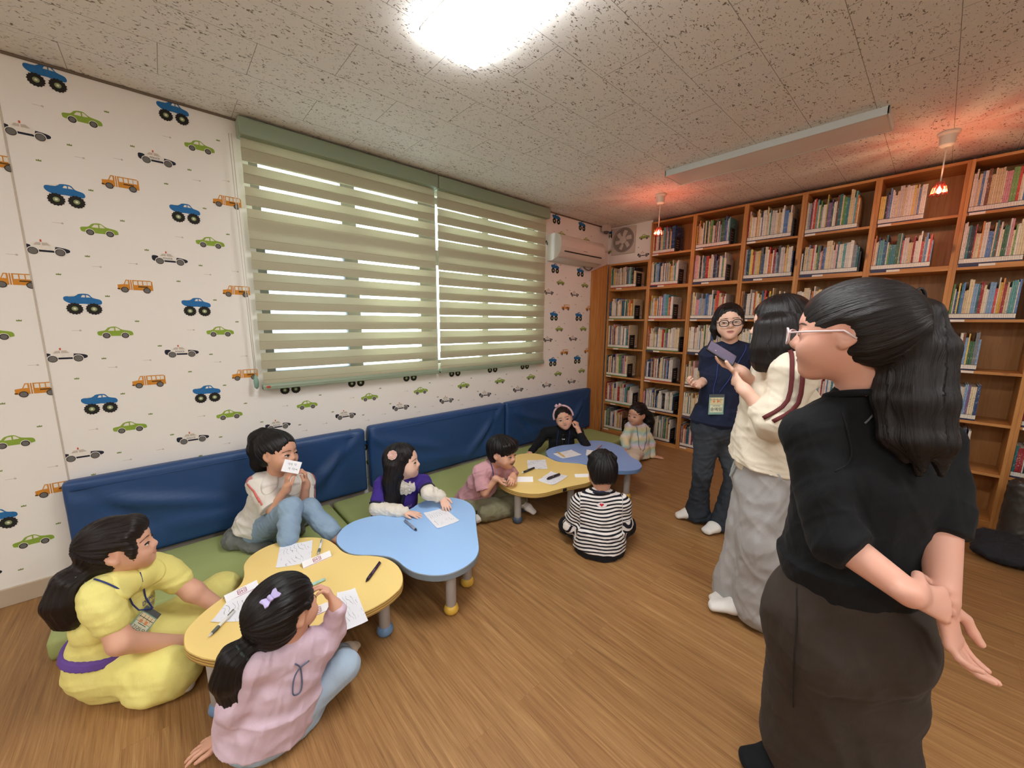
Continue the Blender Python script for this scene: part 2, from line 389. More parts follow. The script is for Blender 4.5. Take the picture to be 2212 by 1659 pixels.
# ------------------------------------------------------------------ ceiling fixtures
def fixture(x0, x1, y0, y1, on, label):
    r = empty('ceiling_light', ((x0 + x1) / 2, (y0 + y1) / 2, CEIL), label, 'ceiling light')
    hz = .018 if on else .045
    b = MB(); b.box((x0, y0, CEIL - hz), (x1, y0 + .012, CEIL)); b.box((x0, y1 - .012, CEIL - hz), (x1, y1, CEIL)); b.box((x0, y0, CEIL - hz), (x0 + .012, y1, CEIL)); b.box((x1 - .012, y0, CEIL - hz), (x1, y1, CEIL))
    b.build('housing', plain('white_metal_housing', 'c9ccc9', 0.4), r, bevel=0.003)
    if on:
        mt = MATS.get('lit_diffuser')
        if mt is None:
            t = NT('lit_diffuser'); e = t.n('Emission', ins={'Color': (0.97, 0.985, 1.0, 1), 'Strength': LIGHT_PANEL}); t.link(e.outputs[0], t.out.inputs[0]); mt = MATS['lit_diffuser'] = t.m
    else: mt = plain('unlit_diffuser', 'ded6cd', 0.35)
    dx = -.003 if on else .012; b = MB(); b.box((x0 + dx, y0 + dx, CEIL - .042), (x1 - dx, y1 - dx, CEIL - .019)); b.build('diffuser', mt, r)
fixture(1.42, 2.70, .91, 1.195, True, 'lit rectangular ceiling light glowing white above the room')
fixture(1.395, 2.68, 3.085, 3.37, False, 'unlit long white ceiling light in front of the bookcases')
fixture(1.60, 2.88, -2.20, -1.915, True, 'unseen ceiling light added to brighten the walls, on the window side behind the camera')  # added out of frame to raise the brightness of the window wall
fixture(4.05, 5.33, .91, 1.195, True, 'unseen ceiling light added to brighten the walls, on the side away from the window')  # unseen extra fixture, put in to lift wall and ceiling brightness
fixture(3.75, 5.03, -1.30, -1.015, True, 'unseen ceiling light added to brighten the walls, behind the standing group')  # another added fixture outside the view, evening out the room light
def pendant(x, y, zb, col, label, w):
    r = empty('pendant_lamp', (x, y, CEIL), label, 'lamp', 'small pendant lamps by the bookcases')
    iv = plain('ivory_plastic', 'd5cfc0', 0.4)
    b = MB(); b.lathe([(.052, 0), (.052, -.012), (.040, -.022), (.036, -.075), (.022, -.088), (.006, -.09)], (x, y, CEIL)); b.build('ceiling_rose', iv, r, smooth=True, bevel=0.002)
    b = MB(); b.tube([(x, y, CEIL - .085), (x, y, zb + .05)], .004, 8); b.build('cord', iv, r, smooth=True)
    b = MB(); b.lathe([(.006, .055), (.012, .05), (.013, .028), (.010, .022)], (x, y, zb)); so = b.build('socket', plain('chrome', 'b8b8b8', 0.2, 0.6, 1.0), r, smooth=True)
    t = NT('rosy_glass'); gl = t.n('BsdfTransparent', ins={'Color': (1.0, .42, .34, 1)}); go = t.n('BsdfGlossy', ins={'Color': (1, .8, .75, 1), 'Roughness': .1})
    mx = t.n('MixShader', ins={0: .25, 1: gl.outputs[0], 2: go.outputs[0]}); t.link(mx.outputs[0], t.out.inputs[0])
    b = MB(); rr = random.Random(int(x * 100))
    for k in range(9):                              # petal-like glass strips; gaps added so the bulb throws streaks on the ceiling
        a0 = 2 * math.pi * k / 9; a1 = a0 + 2 * math.pi / 9 * rr.uniform(.5, .8)
        vs = []
        for a in (a0, (a0 + a1) / 2, a1):
            bulge = .004 if a not in (a0, a1) else 0
            for rad, z in ((.014, .052), (.026, .02), (.034, -.018), (.042, -.026)):
                vs.append((x + (rad + bulge) * math.cos(a), y + (rad + bulge) * math.sin(a), zb + z))
        b.add(vs, [(i * 4 + j, i * 4 + j + 1, (i + 1) * 4 + j + 1, (i + 1) * 4 + j) for i in range(2) for j in range(3)])
    sh = b.build('glass_shade', t.m, r); md = sh.modifiers.new('thick', 'SOLIDIFY'); md.thickness = .0025
    t = NT('glowing_bulb'); e = t.n('Emission', ins={'Color': col + (1,), 'Strength': 60.0}); t.link(e.outputs[0], t.out.inputs[0])
    b = MB(); b.lathe([(.003, .022), (.010, .012), (.012, 0), (.009, -.011), (.002, -.014)], (x, y, zb)); b.build('bulb', t.m, r, smooth=True)
    ld = bpy.data.lights.new('bulb_light', 'POINT'); ld.energy = w; ld.color = col; ld.shadow_soft_size = .0145
    lo = bpy.data.objects.new('bulb_light', ld); COL.objects.link(lo); lo.parent = r; lo.location = (0, 0, zb - CEIL)
pendant(1.10, 3.60, 2.30, (1.0, .38, .22), 'small pendant lamp glowing red near the air conditioner', PENDANT_W)
pendant(2.90, 3.77, 2.30, (1.0, .50, .26), 'small pendant lamp glowing orange before the right-hand bookcases', PENDANT_W)
# ------------------------------------------------------------------ bench cushions
def mat_vinyl(name, c1, c2, rough):
    t = NT(name); vec = t.coord('Object', (1, .5, 1)); f = t.noise(vec, 5, 4, .55, .4)
    t.bump(t.math('ADD', f, t.math('MULTIPLY', t.noise(t.coord('Object'), 500, 1), .04)), .35, .02)
    return t.base(t.mix(f, lin(c1), lin(c2)), rough, .45)
M_NAVY = mat_vinyl('navy_vinyl', '1f3f6e', '284d7e', .42); M_OLIVE = mat_vinyl('olive_green_cloth', '9ba768', 'a8b476', .75)
def soft_box(name, a, b, mat, parent, nx, ny, nz, rnd, amp, seed, creases=()):
    """box of many quads, rounded edges, with sagging folds"""
    a = np.array(a, float); b = np.array(b, float); rr = np.random.default_rng(seed)
    mbx = MB(); sz = b - a
    def face(o, u, v, nu, nv):
        vs = [o + u * i / nu + v * j / nv for i in range(nu + 1) for j in range(nv + 1)]
        mbx.add(vs, [(i * (nv + 1) + j, (i + 1) * (nv + 1) + j, (i + 1) * (nv + 1) + j + 1, i * (nv + 1) + j + 1) for i in range(nu) for j in range(nv)])
    ex, ey, ez = np.diag(sz)
    face(a, ey, ex, ny, nx); face(a + ez, ex, ey, nx, ny); face(a, ex, ez, nx, nz); face(a + ey, ez, ex, nz, nx); face(a, ez, ey, nz, ny); face(a + ex, ey, ez, ny, nz)
    V = np.array(mbx.v); c = (a + b) / 2
    inner = sz / 2 - rnd
    q = V - c; cl = np.clip(q, -inner, inner); d = q - cl; L = np.linalg.norm(d, axis=1, keepdims=True)
    V = np.where(L > 1e-9, c + cl + d / np.maximum(L, 1e-9) * np.minimum(L, rnd), V)
    nrm = d / np.maximum(L, 1e-9)
    f = np.zeros(len(V))
    for _ in range(5):
        k = rr.normal(size=3) * np.array([2, 4, 5]); f += np.sin(V @ k + rr.uniform(0, 6))
    V = V + nrm * (f * amp / 3)[:, None]
    for (y0, z0, y1, z1, w, dep) in creases:         # diagonal creases pressed into the front face
        p = V[:, 1:]; A = np.array([y0, z0]); B = np.array([y1, z1]); t = np.clip(((p - A) @ (B - A)) / ((B - A) @ (B - A)), 0, 1)
        dist = np.linalg.norm(p - (A + t[:, None] * (B - A)), axis=1)
        front = V[:, 0] > c[0]
        V[:, 0] += np.where(front, 2.3 * dep * np.exp(-(dist / w) ** 2) * np.sin(np.pi * np.clip(t * .9 + .1, 0, 1)), 0)
    mbx.v = [tuple(v) for v in V]
    o = mbx.build(name, mat, parent, smooth=True)
    bm = bmesh.new(); bm.from_mesh(o.data); bmesh.ops.remove_doubles(bm, verts=bm.verts, dist=1e-4); bmesh.ops.recalc_face_normals(bm, faces=bm.faces); bm.to_mesh(o.data); bm.free()
    o.data.polygons.foreach_set('use_smooth', [True] * len(o.data.polygons)); return o
SEG = [(-.47, 1.10, 'nearest', 'behind the girl in white'), (1.135, 2.555, 'middle', 'behind the purple cardigan girl'), (2.575, 4.03, 'farthest', 'beside the pine board')]
for k, (y0, y1, w, by) in enumerate(SEG):
    h = .62 if k else .61
    cr = [(y1 - .05, h - .04, y1 - .55, .12, .035, .014), (y1 - .10, h - .03, y1 - .35, .14, .02, -.012), (y0 + .04, h - .10, y0 + .75, .28, .04, .012), (y0 + .04, h - .04, y0 + .40, .18, .03, -.010), (y0 + .3, .25, y0 + 1.1, .18, .05, .008)]
    if k == 1: cr += [(y0 + .03, h - .05, y0 + .40, .13, .025, .016)]
    o = soft_box('back_cushion', (.012, y0, .105), (.095, y1, h), M_NAVY, None, 4, 60, 24, .022, .004, 11 + k, cr)
    sm = MB(); sm.tube([(.094, y0 + .03, h - .045), (.097, (y0 + y1) / 2, h - .045), (.094, y1 - .03, h - .045)], .003, 6); sm.build('seam', M_NAVY, o, smooth=True)
    tag(o, '%s navy vinyl back cushion of the wall bench, %s' % (w, by), 'cushion', 'navy back cushions')
SEGS = [(-.50, .80, 'nearest', 'beneath the girl in white'), (.815, 2.42, 'middle', 'behind the near blue table'), (2.435, 4.0, 'farthest', 'reaching the first bookcase')]
for k, (y0, y1, w, by) in enumerate(SEGS):
    o = soft_box('seat_mat', (.10, y0, .0), (.655, y1, .10), M_OLIVE, None, 24, 50, 4, .02, .003, 31 + k)
    tag(o, '%s olive green seat mat of the wall bench, %s' % (w, by), 'seat mat', 'olive seat mats')
# pine board in the corner
bd = MB(); A = np.array([.004, 4.05]); B = np.array([.05, 4.315]); nv = np.array([.98, -.17]) * .018
vs = []
for q, zt in ((A, 2.085), (B, 2.19), (B + nv, 2.19), (A + nv, 2.085)): vs += [(q[0], q[1], 0), (q[0], q[1], zt)]
bd.add(vs, [(0, 2, 4, 6), (1, 7, 5, 3), (0, 1, 3, 2), (2, 3, 5, 4), (4, 5, 7, 6), (6, 7, 1, 0)])
tag(bd.build('pine_board', M_PINE_V, origin=(.03, 4.18, 0), bevel=.002), 'tall honey pine board in the corner between window wall and first bookcase', 'board')

# ------------------------------------------------------------------ tables
def table(top_px, off, sc, z, legs, mtop, mfoot, label, clip=None):
    pts = [atz(off[0] + x / sc, off[1] + y / sc, z)[:2] for x, y in top_px]
    out = spline(pts, 5); c = np.mean(out, axis=0)
    r = empty('activity_table', (c[0], c[1], 0), label, 'table', 'low cloud shaped tables')
    n = len(out); th = .034
    b = MB()
    ins = [tuple(np.array(p) + (c - p) / np.linalg.norm(c - p) * .003) for p in out]
    ringz = [(ins, z - th), (out, z - th + .003), (out, z - .003), (ins, z)]
    vs = [(p[0], p[1], zz) for R, zz in ringz for p in R]
    for k in range(3):
        b.add(vs, [(k * n + i, k * n + (i + 1) % n, (k + 1) * n + (i + 1) % n, (k + 1) * n + i) for i in range(n)], 1)
    b.add(vs, [tuple(range(n))[::-1]], 1); b.add(vs, [tuple(range(3 * n, 4 * n))], 0)
    b.build('tabletop', [mtop[0], mtop[1]], r)
    for x, y in legs:
        l = MB(); l.lathe([(.026, .035), (.026, z - th)], (x, y, 0), 20); lo = l.build('leg', plain('grey_leg', 'a9a49f', .45), r, smooth=True, bevel=.001)
        f = MB(); f.lathe([(.022, 0), (.033, .006), (.038, .02), (.034, .036), (.027, .046)], (x, y, 0), 24); f.build('foot', mfoot, lo, smooth=True)
    if clip is not None:
        b = MB(); b.box((clip[0] - .006, clip[1] - .018, z - .028), (clip[0] + .006, clip[1] + .018, z - .006)); b.build('edge_clip', plain('black_clip', '1d2124', .4), r, bevel=.002)
    return r
def mat_ply(name, c1, c2):
    t = NT(name); wv = t.n('TexWave', wave_type='BANDS', bands_direction='Z', ins={'Vector': t.coord('Object'), 'Scale': 28.0, 'Distortion': 1.2, 'Detail': 1.0, 'Detail Scale': 1.5}).outputs['Fac']
    return t.base(t.mix(wv, lin(c1), lin(c2)), .5, .3)
def lam(name, c):
    t = NT(name); f = t.noise(t.coord('Object'), 350, 2); cc = lin(c)
    t.bump(f, .05, .001)
    return t.base(t.mix(f, tuple(q * .94 for q in cc[:3]) + (1,), tuple(min(1, q * 1.05) for q in cc[:3]) + (1,)), .38, .4)
YEL = (lam('yellow_laminate', 'f0d386'), mat_ply('ply_edge', '8c6f3c', 'd8b76c')); BLU = (lam('pale_blue_laminate', '9dc5f5'), lam('grey_blue_edge', '7d8891'))
BLU2 = (lam('blue_laminate', '8aa8e0'), lam('blue_edge', '6f8fc0'))
TZ = .275
Y1 = [(52, 1110), (60, 1040), (110, 975), (200, 890), (320, 800), (430, 725), (468, 650), (470, 570), (530, 500), (640, 440), (780, 400), (900, 384), (1020, 392), (1095, 430), (1150, 480), (1230, 507), (1330, 510), (1440, 525), (1520, 570), (1562, 640), (1555, 720), (1490, 790), (1400, 850), (1300, 900), (1180, 950), (1040, 985), (900, 1010), (780, 1060), (680, 1130), (560, 1195), (390, 1232), (250, 1232), (130, 1200), (68, 1160)]
B1 = [(107, 940), (120, 890), (180, 820), (280, 765), (400, 730), (500, 717), (610, 705), (710, 685), (790, 650), (850, 610), (940, 575), (1060, 560), (1150, 558), (1250, 580), (1320, 620), (1355, 680), (1362, 760), (1372, 860), (1385, 960), (1388, 1030), (1360, 1100), (1290, 1165), (1200, 1215), (1100, 1248), (1000, 1258), (900, 1250), (800, 1225), (720, 1180), (660, 1130), (590, 1095), (500, 1080), (420, 1075), (330, 1074), (230, 1060), (160, 1020), (118, 975)]
Y2 = [(207, 620), (235, 580), (300, 520), (360, 460), (385, 400), (395, 340), (440, 300), (520, 285), (620, 280), (720, 292), (800, 320), (850, 345), (920, 375), (1000, 392), (1100, 400), (1230, 412), (1330, 440), (1395, 490), (1400, 550), (1370, 610), (1310, 645), (1200, 670), (1050, 700), (900, 740), (800, 765), (680, 780), (560, 775), (430, 755), (310, 710), (240, 665)]
B2 = [(797, 275), (810, 240), (870, 210), (1000, 180), (1150, 165), (1300, 130), (1380, 122), (1500, 128), (1640, 160), (1740, 200), (1800, 270), (1860, 330), (1940, 370), (1980, 420), (1975, 455), (1920, 485), (1800, 498), (1690, 495), (1560, 480), (1420, 445), (1330, 420), (1200, 402), (1100, 395), (1000, 385), (900, 360), (830, 330)]
t_y1 = table(Y1, (380, 1040), 3.19, TZ, [(1.442, .634), (1.381, .02), (1.02, .28), (.98, .52)], YEL, plain('blue_foot', '6f8fb5', .3), 'near yellow cloud shaped low table between the yellow dress and pink sweater girls')
t_b1 = table(B1, (700, 940), 4.147, TZ, [(1.534, .941), (1.02, .66), (1.10, 1.21), (1.42, 1.12)], BLU, plain('yellow_foot', 'd9b04a', .3), 'near pale blue cloud shaped low table, girl in purple cardigan behind it')
t_y2 = table(Y2, (1040, 930), 5.72, TZ, [(1.11, 1.793), (1.30, 2.16), (.86, 2.15), (1.02, 1.95)], YEL, plain('dark_foot', '3f4a58', .4), 'far yellow cloud shaped low table in front of the striped shirt boy', clip=tuple(atz(1220, 1053, TZ)[:2]))
t_b2 = table(B2, (1040, 930), 5.72, TZ, [(1.423, 2.743), (.83, 2.62), (.90, 3.0), (1.25, 2.66)], BLU2, plain('yellow_foot', 'd9b04a', .3), 'far blue cloud shaped low table in front of the black cardigan girl')

# ------------------------------------------------------------------ things on the tables
def mat_paper(name, ink, dens):
    t = NT(name); v = t.coord('Generated')
    wv = t.n('TexWave', wave_type='RINGS', ins={'Vector': v, 'Scale': 3.6, 'Distortion': 7.0, 'Detail': 1.0, 'Detail Scale': 1.6}).outputs['Fac']
    ln = t.ramp(wv, [(.0, (1, 1, 1)), (.04, (0, 0, 0))])
    msk = t.ramp(t.noise(v, 3.0, 2), [(.46, (0, 0, 0)), (.52, (1, 1, 1))])
    gr = t.n('TexGradient', gradient_type='SPHERICAL', ins={'Vector': t.coord('Generated', (2.1, 2.1, .01))})
    sp = t.n('SeparateXYZ'); t.link(v, sp.inputs[0])
    ex = t.math('MULTIPLY', t.math('GREATER_THAN', sp.outputs[0], .16), t.math('LESS_THAN', sp.outputs[0], .84)); ey = t.math('MULTIPLY', t.math('GREATER_THAN', sp.outputs[1], .16), t.math('LESS_THAN', sp.outputs[1], .84))
    f = t.math('MULTIPLY', t.math('MULTIPLY', ex, ey), t.math('MULTIPLY', t.math('MULTIPLY', ln, msk), dens))
    return t.base(t.mix(f, lin('e9ebf2'), lin(ink)), .7, .2)
MP1 = mat_paper('pencil_drawing_paper', '70737c', .85); MP2 = mat_paper('pink_marker_paper', 'b0507e', .9); MP3 = mat_paper('inked_paper', '33343c', 1.0); MPW = plain('white_paper', 'eceef3', .7, .2)
def paper(px, off, sc, mat, label, z=None, curl=.004, seed=0):
    z = z or TZ + .0012
    q = [atz(off[0] + x / sc, off[1] + y / sc, z) for x, y in px]
    N = 8; b = MB(); vs = []
    for e in (0, .0006):
        for i in range(N + 1):
            for j in range(N + 1):
                s, t = i / N, j / N
                p = (q[0] * (1 - s) + q[1] * s) * (1 - t) + (q[3] * (1 - s) + q[2] * s) * t
                cu = curl * ((abs(s - .5) * 2) ** 4 * (abs(t - .5) * 2) ** 4 + .10 * (1 + math.sin(3.1 * s + 2 * t + seed)) * (s * (1 - s)) * 4)
                vs.append((p[0], p[1], z + e + cu))
    n1 = (N + 1) ** 2
    for base in (0, n1): b.add(vs, [(base + i * (N + 1) + j, base + (i + 1) * (N + 1) + j, base + (i + 1) * (N + 1) + j + 1, base + i * (N + 1) + j + 1) for i in range(N) for j in range(N)])
    bor = [i * (N + 1) for i in range(N)] + [N * (N + 1) + j for j in range(N)] + [i * (N + 1) + N for i in range(N, 0, -1)] + [j for j in range(N, 0, -1)]
    b.add(vs, [(bor[k], bor[(k + 1) % len(bor)], n1 + bor[(k + 1) % len(bor)], n1 + bor[k]) for k in range(len(bor))])
    c = np.mean(q, axis=0)
    return tag(b.build('paper_sheet', mat, origin=(c[0], c[1], z), smooth=False), label, 'paper', 'worksheets on the tables')
oA, sA = (380, 1040), 3.19; oB, sB = (700, 940), 4.147; oC, sC = (1040, 930), 5.72
paper([(718, 445), (942, 408), (930, 555), (688, 600)], oA, sA, MP1, 'paper with pencil drawing nearest the girl in white, on the near yellow table', seed=1)
paper([(1110, 770), (1235, 738), (1325, 965), (1105, 1052)], oA, sA, MP1, 'paper hanging over the near yellow table edge, right of the pink sweater girl', seed=2)
paper([(360, 820), (600, 722), (585, 960), (240, 972)], oA, sA, MP1, 'paper before the yellow dress girl, on the near yellow table', seed=3)
paper([(890, 700), (1075, 652), (1215, 770), (1015, 840)], oB, sB, MP1, 'pencil drawn paper under the purple cardigan girl\'s hand, on the near blue table', seed=4)
paper([(565, 370), (790, 362), (818, 478), (572, 475)], oC, sC, MP3, 'densely inked paper on the far yellow table, right of the smiling boy', seed=5)
paper([(690, 620), (860, 510), (1070, 565), (890, 680)], oC, sC, MP2, 'paper with pink marker writing on the far yellow table', seed=6, curl=.006)
paper([(885, 290), (1110, 240), (1240, 300), (1005, 350)], oC, sC, MP1, 'paper with a pencil across it, on the far blue table', seed=7)
paper([(1300, 240), (1610, 270), (1605, 345), (1288, 310)], oC, sC, MPW, 'blank paper on the far blue table, above the striped shirt boy', seed=8)
def pen(p0, p1, off, sc, kind, label, z=None, th=.0062):
    z = z or TZ + .0075
    a = atz(off[0] + p0[0] / sc, off[1] + p0[1] / sc, z); b_ = atz(off[0] + p1[0] / sc, off[1] + p1[1] / sc, z)   # a = back end, b = tip
    d = b_ - a; c = (a + b_) / 2
    r = empty('pen', tuple(c), label, 'pen', 'pens on the tables')
    cols = {'grip': ('e3e3e0', '5d645f', 'c9c9c9'), 'cyan': ('a8d5d2', 'a8d5d2', '8fbdbb'), 'purple': ('37203f', '2a1a30', '1d1420'), 'grey': ('7b869c', '8d97a8', '30343c'), 'bw': ('23242a', '23242a', 'eeeeea'), 'black': ('2a1c26', '2a1c26', '2a1c26'), 'pencil': ('d3a85a', 'd3a85a', 'e4cfae'), 'pink': ('b78b86', 'a47a76', 'd5c0ba')}[kind]
    m1 = plain('pen_%s_body' % kind, cols[0], .35, .5); m2 = plain('pen_%s_grip' % kind, cols[1], .5); m3_ = plain('pen_%s_tip' % kind, cols[2], .35)
    at = lambda s: a + d * s
    g0 = .62 if kind != 'bw' else .7
    b = MB(); b.tube([at(0), at(.01), at(g0)], [th * .7, th, th], 10); b.build('barrel', m1, r, smooth=True)
    b = MB(); b.tube([at(g0), at(g0 + .03), at(.88)], [th, th * 1.12, th * .95], 10); b.build('grip', m2, r, smooth=True)
    b = MB(); b.tube([at(.88), at(.96), at(1)], [th * .95, th * .45, th * .15], 10); b.build('tip', m3_, r, smooth=True)
    if kind in ('grip', 'grey', 'purple'):
        u = np.array([0, 0, 1.0]); b = MB(); b.tube([at(.02) + u * th, at(.03) + u * (th + .003), at(.26) + u * (th + .0015)], .0016, 6); b.build('clip', m2, r, smooth=True)
    return r
pen((1005, 405), (980, 505), oA, sA, 'grip', 'white ballpoint with grey grip beside the drawing nearest the girl in white')
pen((402, 890), (222, 1072), oA, sA, 'grip', 'white ballpoint with grey grip before the yellow dress girl', z=TZ + .009)
pen((1028, 672), (925, 718), oA, sA, 'cyan', 'pale cyan pen behind the pink sweater girl\'s raised hand')
pen((1405, 560), (1308, 692), oA, sA, 'purple', 'dark purple pen on the right end of the near yellow table', th=.0075)
pen((725, 765), (832, 855), oB, sB, 'grey', 'grey blue marker lying on the near blue table', th=.0075)
pen((652, 460), (495, 525), oC, sC, 'bw', 'black pen with white end on the far yellow table', th=.008, z=TZ + .011)
pen((965, 540), (805, 600), oC, sC, 'black', 'thick dark pen lying on the pink marker paper', th=.010, z=TZ + .014)
pen((940, 265), (1040, 330), oC, sC, 'pencil', 'yellow pencil lying across paper on the far blue table', z=TZ + .010)
pen((1482, 180), (1415, 235), oC, sC, 'pink', 'pinkish brown pen at the back of the far blue table')
def sign(p0, p1, off, sc, label, w=.042, h=.024, red=True):
    """folded white name stand with a red printed badge"""
    a = atz(off[0] + p0[0] / sc, off[1] + p0[1] / sc, TZ + .001); b_ = atz(off[0] + p1[0] / sc, off[1] + p1[1] / sc, TZ + .001)
    d = b_ - a; L = np.linalg.norm(d); d /= L; n = np.array([-d[1], d[0], 0]); u = np.array([0, 0, 1.0])
    c = (a + b_) / 2; r = empty('name_stand', (c[0], c[1], TZ), label, 'name stand', 'folded name stands')
    if n @ (CAM - c) < 0: n = -n
    b = MB(); P = [a + n * w / 2, a + u * h, a - n * w / 2]; Q = [p + d * L for p in P]
    i_ = [p - u * .0012 for p in P]; j_ = [p - u * .0012 for p in Q]
    b.add(P + Q, [(0, 1, 4, 3), (1, 2, 5, 4)]); b.add(i_ + j_, [(3, 4, 1, 0), (4, 5, 2, 1)]); b.add(P + Q + i_ + j_, [(0, 3, 9, 6), (2, 8, 11, 5), (0, 6, 7, 1), (1, 7, 8, 2), (3, 4, 10, 9), (4, 5, 11, 10)])
    b.build('folded_card', MPW, r)
    if red:
        mr = plain('dark_red_print', '9a3350', .6)
        f = lambda s, t: (a + n * w / 2) * (1 - t) + (a + u * h) * t + d * s * L + (n * h + u * w / 2) / math.hypot(h, w / 2) * .0006
        b = MB()
        def bar(s0, t0, s1, t1): b.add([f(s0, t0), f(s1, t0), f(s1, t1), f(s0, t1)], [(0, 1, 2, 3)])
        bar(.01, .02, .99, .07)
        for q in ((.36, .25, .38, .8), (.62, .25, .64, .8), (.38, .2, .62, .26), (.38, .8, .62, .86), (.40, .36, .46, .42), (.40, .62, .46, .68), (.40, .42, .415, .62), (.445, .42, .46, .62), (.49, .36, .51, .7), (.47, .5, .53, .56), (.55, .36, .56, .7), (.55, .36, .6, .42), (.59, .36, .6, .7), (.55, .62, .6, .68)): bar(*q)
        b.build('red_print', mr, r)
    return r
sign((868, 588), (1062, 505), oA, sA, 'folded white name stand with red print, below the drawing nearest the girl in white')
sign((335, 822), (560, 712), oA, sA, 'folded white name stand with red print, before the yellow dress girl')
sign((905, 925), (1050, 865), oA, sA, 'folded white name stand with red print, under the pink sweater girl\'s raised arm')
sign((380, 618), (635, 615), oC, sC, 'folded plain white name stand, before the smiling boy in pink', red=False, w=.05, h=.03)
sign((1150, 568), (1340, 562), oC, sC, 'folded white name stand left of the striped shirt boy\'s head', w=.03, h=.02, red=False)

# ------------------------------------------------------------------ bookcases
YF = 4.32; XS = [.08, .632, 1.125, 1.615, 2.075, 2.55, 3.02, 3.45, 3.92]
ZS = [2.60, 2.24, 1.885, 1.497, 1.13, .765, .40, .045]      # shelf tops, first is the top board
ORD = ['first', 'second', 'third', 'fourth', 'fifth', 'sixth', 'seventh', 'eighth']
def tagstrip(b, x, z, w): b.box((x, YF - .0035, z - .017), (x + w, YF - .0005, z - .001))
cases = []
for c in range(8):
    x0, x1 = XS[c], XS[c + 1]; low = c == 0
    top = 2.185 if low else ZS[0]
    r = empty('bookcase', ((x0 + x1) / 2, YF + .14, 0), ('%s pine bookcase from the window wall, %s' % (ORD[c], ['lower than the rest, under the exhaust fan', 'with the red pendant lamp before it', 'behind the far end of the ceiling light', 'behind the woman in navy', 'above the white jacket woman', 'beside the orange lamp', 'right of the long ponytail', 'cut by the right edge'][c])), 'bookcase', 'pine bookcases')
    cases.append(r); yb = 4.62
    for xx in (x0, x1 - .02): b = MB(); b.box((xx, YF, 0), (xx + .02, yb, top)); b.build('side_panel', M_PINE_V, r, bevel=.0015)
    b = MB(); b.box((x0 + .02, yb - .012, .03), (x1 - .02, yb, top)); b.build('back_panel', M_PINE_B, r)
    b = MB(); b.box((x0 + .02, YF + .001, top - .02), (x1 - .02, yb - .012, top)); b.build('top_board', M_PINE_H, r, bevel=.0015)
    for k, z in enumerate(ZS[1:]):
        if low and k == 0: continue
        b = MB()
        if k == 6: b.box((x0 + .02, YF + .002, z - .02), (x1 - .02, yb - .012, z))
        else: b.box((x0 + .02, YF, z - (.036 if k == 1 else .02)), (x1 - .02, yb - .012, z))
        sh = b.build('shelf', M_PINE_H, r, bevel=.0015)
        b = MB(); tagstrip(b, x0 + .03 + .09 * (k % 2), z, .075)
        if not low and c < 7: b.box((x0 + .025, YF - .003, z - .017), (x0 + .03 + .09 * (k % 2), YF - .0005, z - .001), 1)
        b.build('shelf_label', [plain('label_white', 'e8e4da', .6), plain('label_navy', '2d3a5c', .6)], sh)
    b = MB(); b.box((x0 + .02, YF + .004, 0), (x1 - .02, YF + .02, ZS[7] - .02)); b.build('plinth', M_PINE_H, r)
# ------------------------------------------------------------------ books
def mat_book():
    t = NT('book_cover'); at = t.n('Attribute', attribute_name='Col'); oi = t.n('ObjectInfo')
    v = t.coord('Object', (1, 1, 1)); n = t.noise(t.coord('Object', (240, 60, 95)), 1.0, 2, .6)
    n2 = t.noise(t.coord('Object', (18, 18, 26)), 1.0, 2)
    f = t.ramp(n, [(.56, (0, 0, 0)), (.62, (1, 1, 1))])
    msk = t.math('MULTIPLY', f, at.outputs['Alpha'])
    c = t.mix(t.math('MULTIPLY', msk, .55), at.outputs['Color'], t.mix(t.math('GREATER_THAN', n2, .52), lin('2a2a30'), lin('e9e2d2')))
    return t.base(c, .42, .4)
M_BOOK = mat_book()
PAL = dict(white=['d9d2c6', 'e2dccf', 'cfc9c2', 'e6dfd2'], cream=['dccba5', 'e0d2b0', 'd2bd93'], blue=['3d5f93', '5b82b8', '2f4a78', '7fa2c8'], teal=['3c7f86', '5c9c9c', '2f6a70'], red=['b5332e', 'c9463c', '9c2a30'], orange=['cf7a3a', 'd8914a'], yellow=['d9b44a', 'e3c667'], green=['5f8f4e', '7ca35c', '3f6b4a'], navy=['232f4e', '2a3350'], grey=['7d8288', '9a9c9e', '5d6268'], black=['24242a', '303036'], pink=['d08f98', 'd9a6a4'], purple=['6a4d80', '7f648f'], brown=['7a4f35', '8f6444'])
PK = list(PAL); PWT = np.array([.20, .12, .13, .07, .09, .06, .06, .07, .04, .06, .03, .03, .02, .02]); PWT = PWT / PWT.sum()
BANDS = {'navy': '27304f', 'green': '4f8a45', 'red': 'a8322e', 'blue': '39558c'}
books = []     # x, thickness, height, depth, z, colour key, colour, band, case, row, rank
FILL = {0: [0, .72, .70, .62, .60, .80, .55], 1: [.58, .72, .66, .88, .78, .85, .82], 2: [.74, .74, .80, .90, .92, .92, .90], 3: [.86, .97, .92, .9, .9, .9, .9], 4: [.82, .92, .9, .9, .9, .9, .9], 5: [.60, .78, .50, .8, .8, .8, .8], 6: [.97, .75, .80, .50, .60, .60, .30], 7: [.9, .9, .9, .9, .9, .9, .9]}
BENDS = [(0, 1), (0, 2), (0, 3), (0, 4), (0, 5), (0, 6), (1, 0), (1, 1), (1, 2), (1, 3), (1, 5), (1, 6), (2, 0), (2, 1), (2, 2), (3, 0), (4, 1), (1, 4)]
brng = random.Random(21)
def band_for(c, k):
    if c == 0: return ['navy', 'red', 'green', 'green', 'green', 'green', 'green'][k]
    if c == 1: return ['red', 'red', 'red', 'green', 'red', 'navy', 'navy'][k]
    return 'navy'
bookends = []
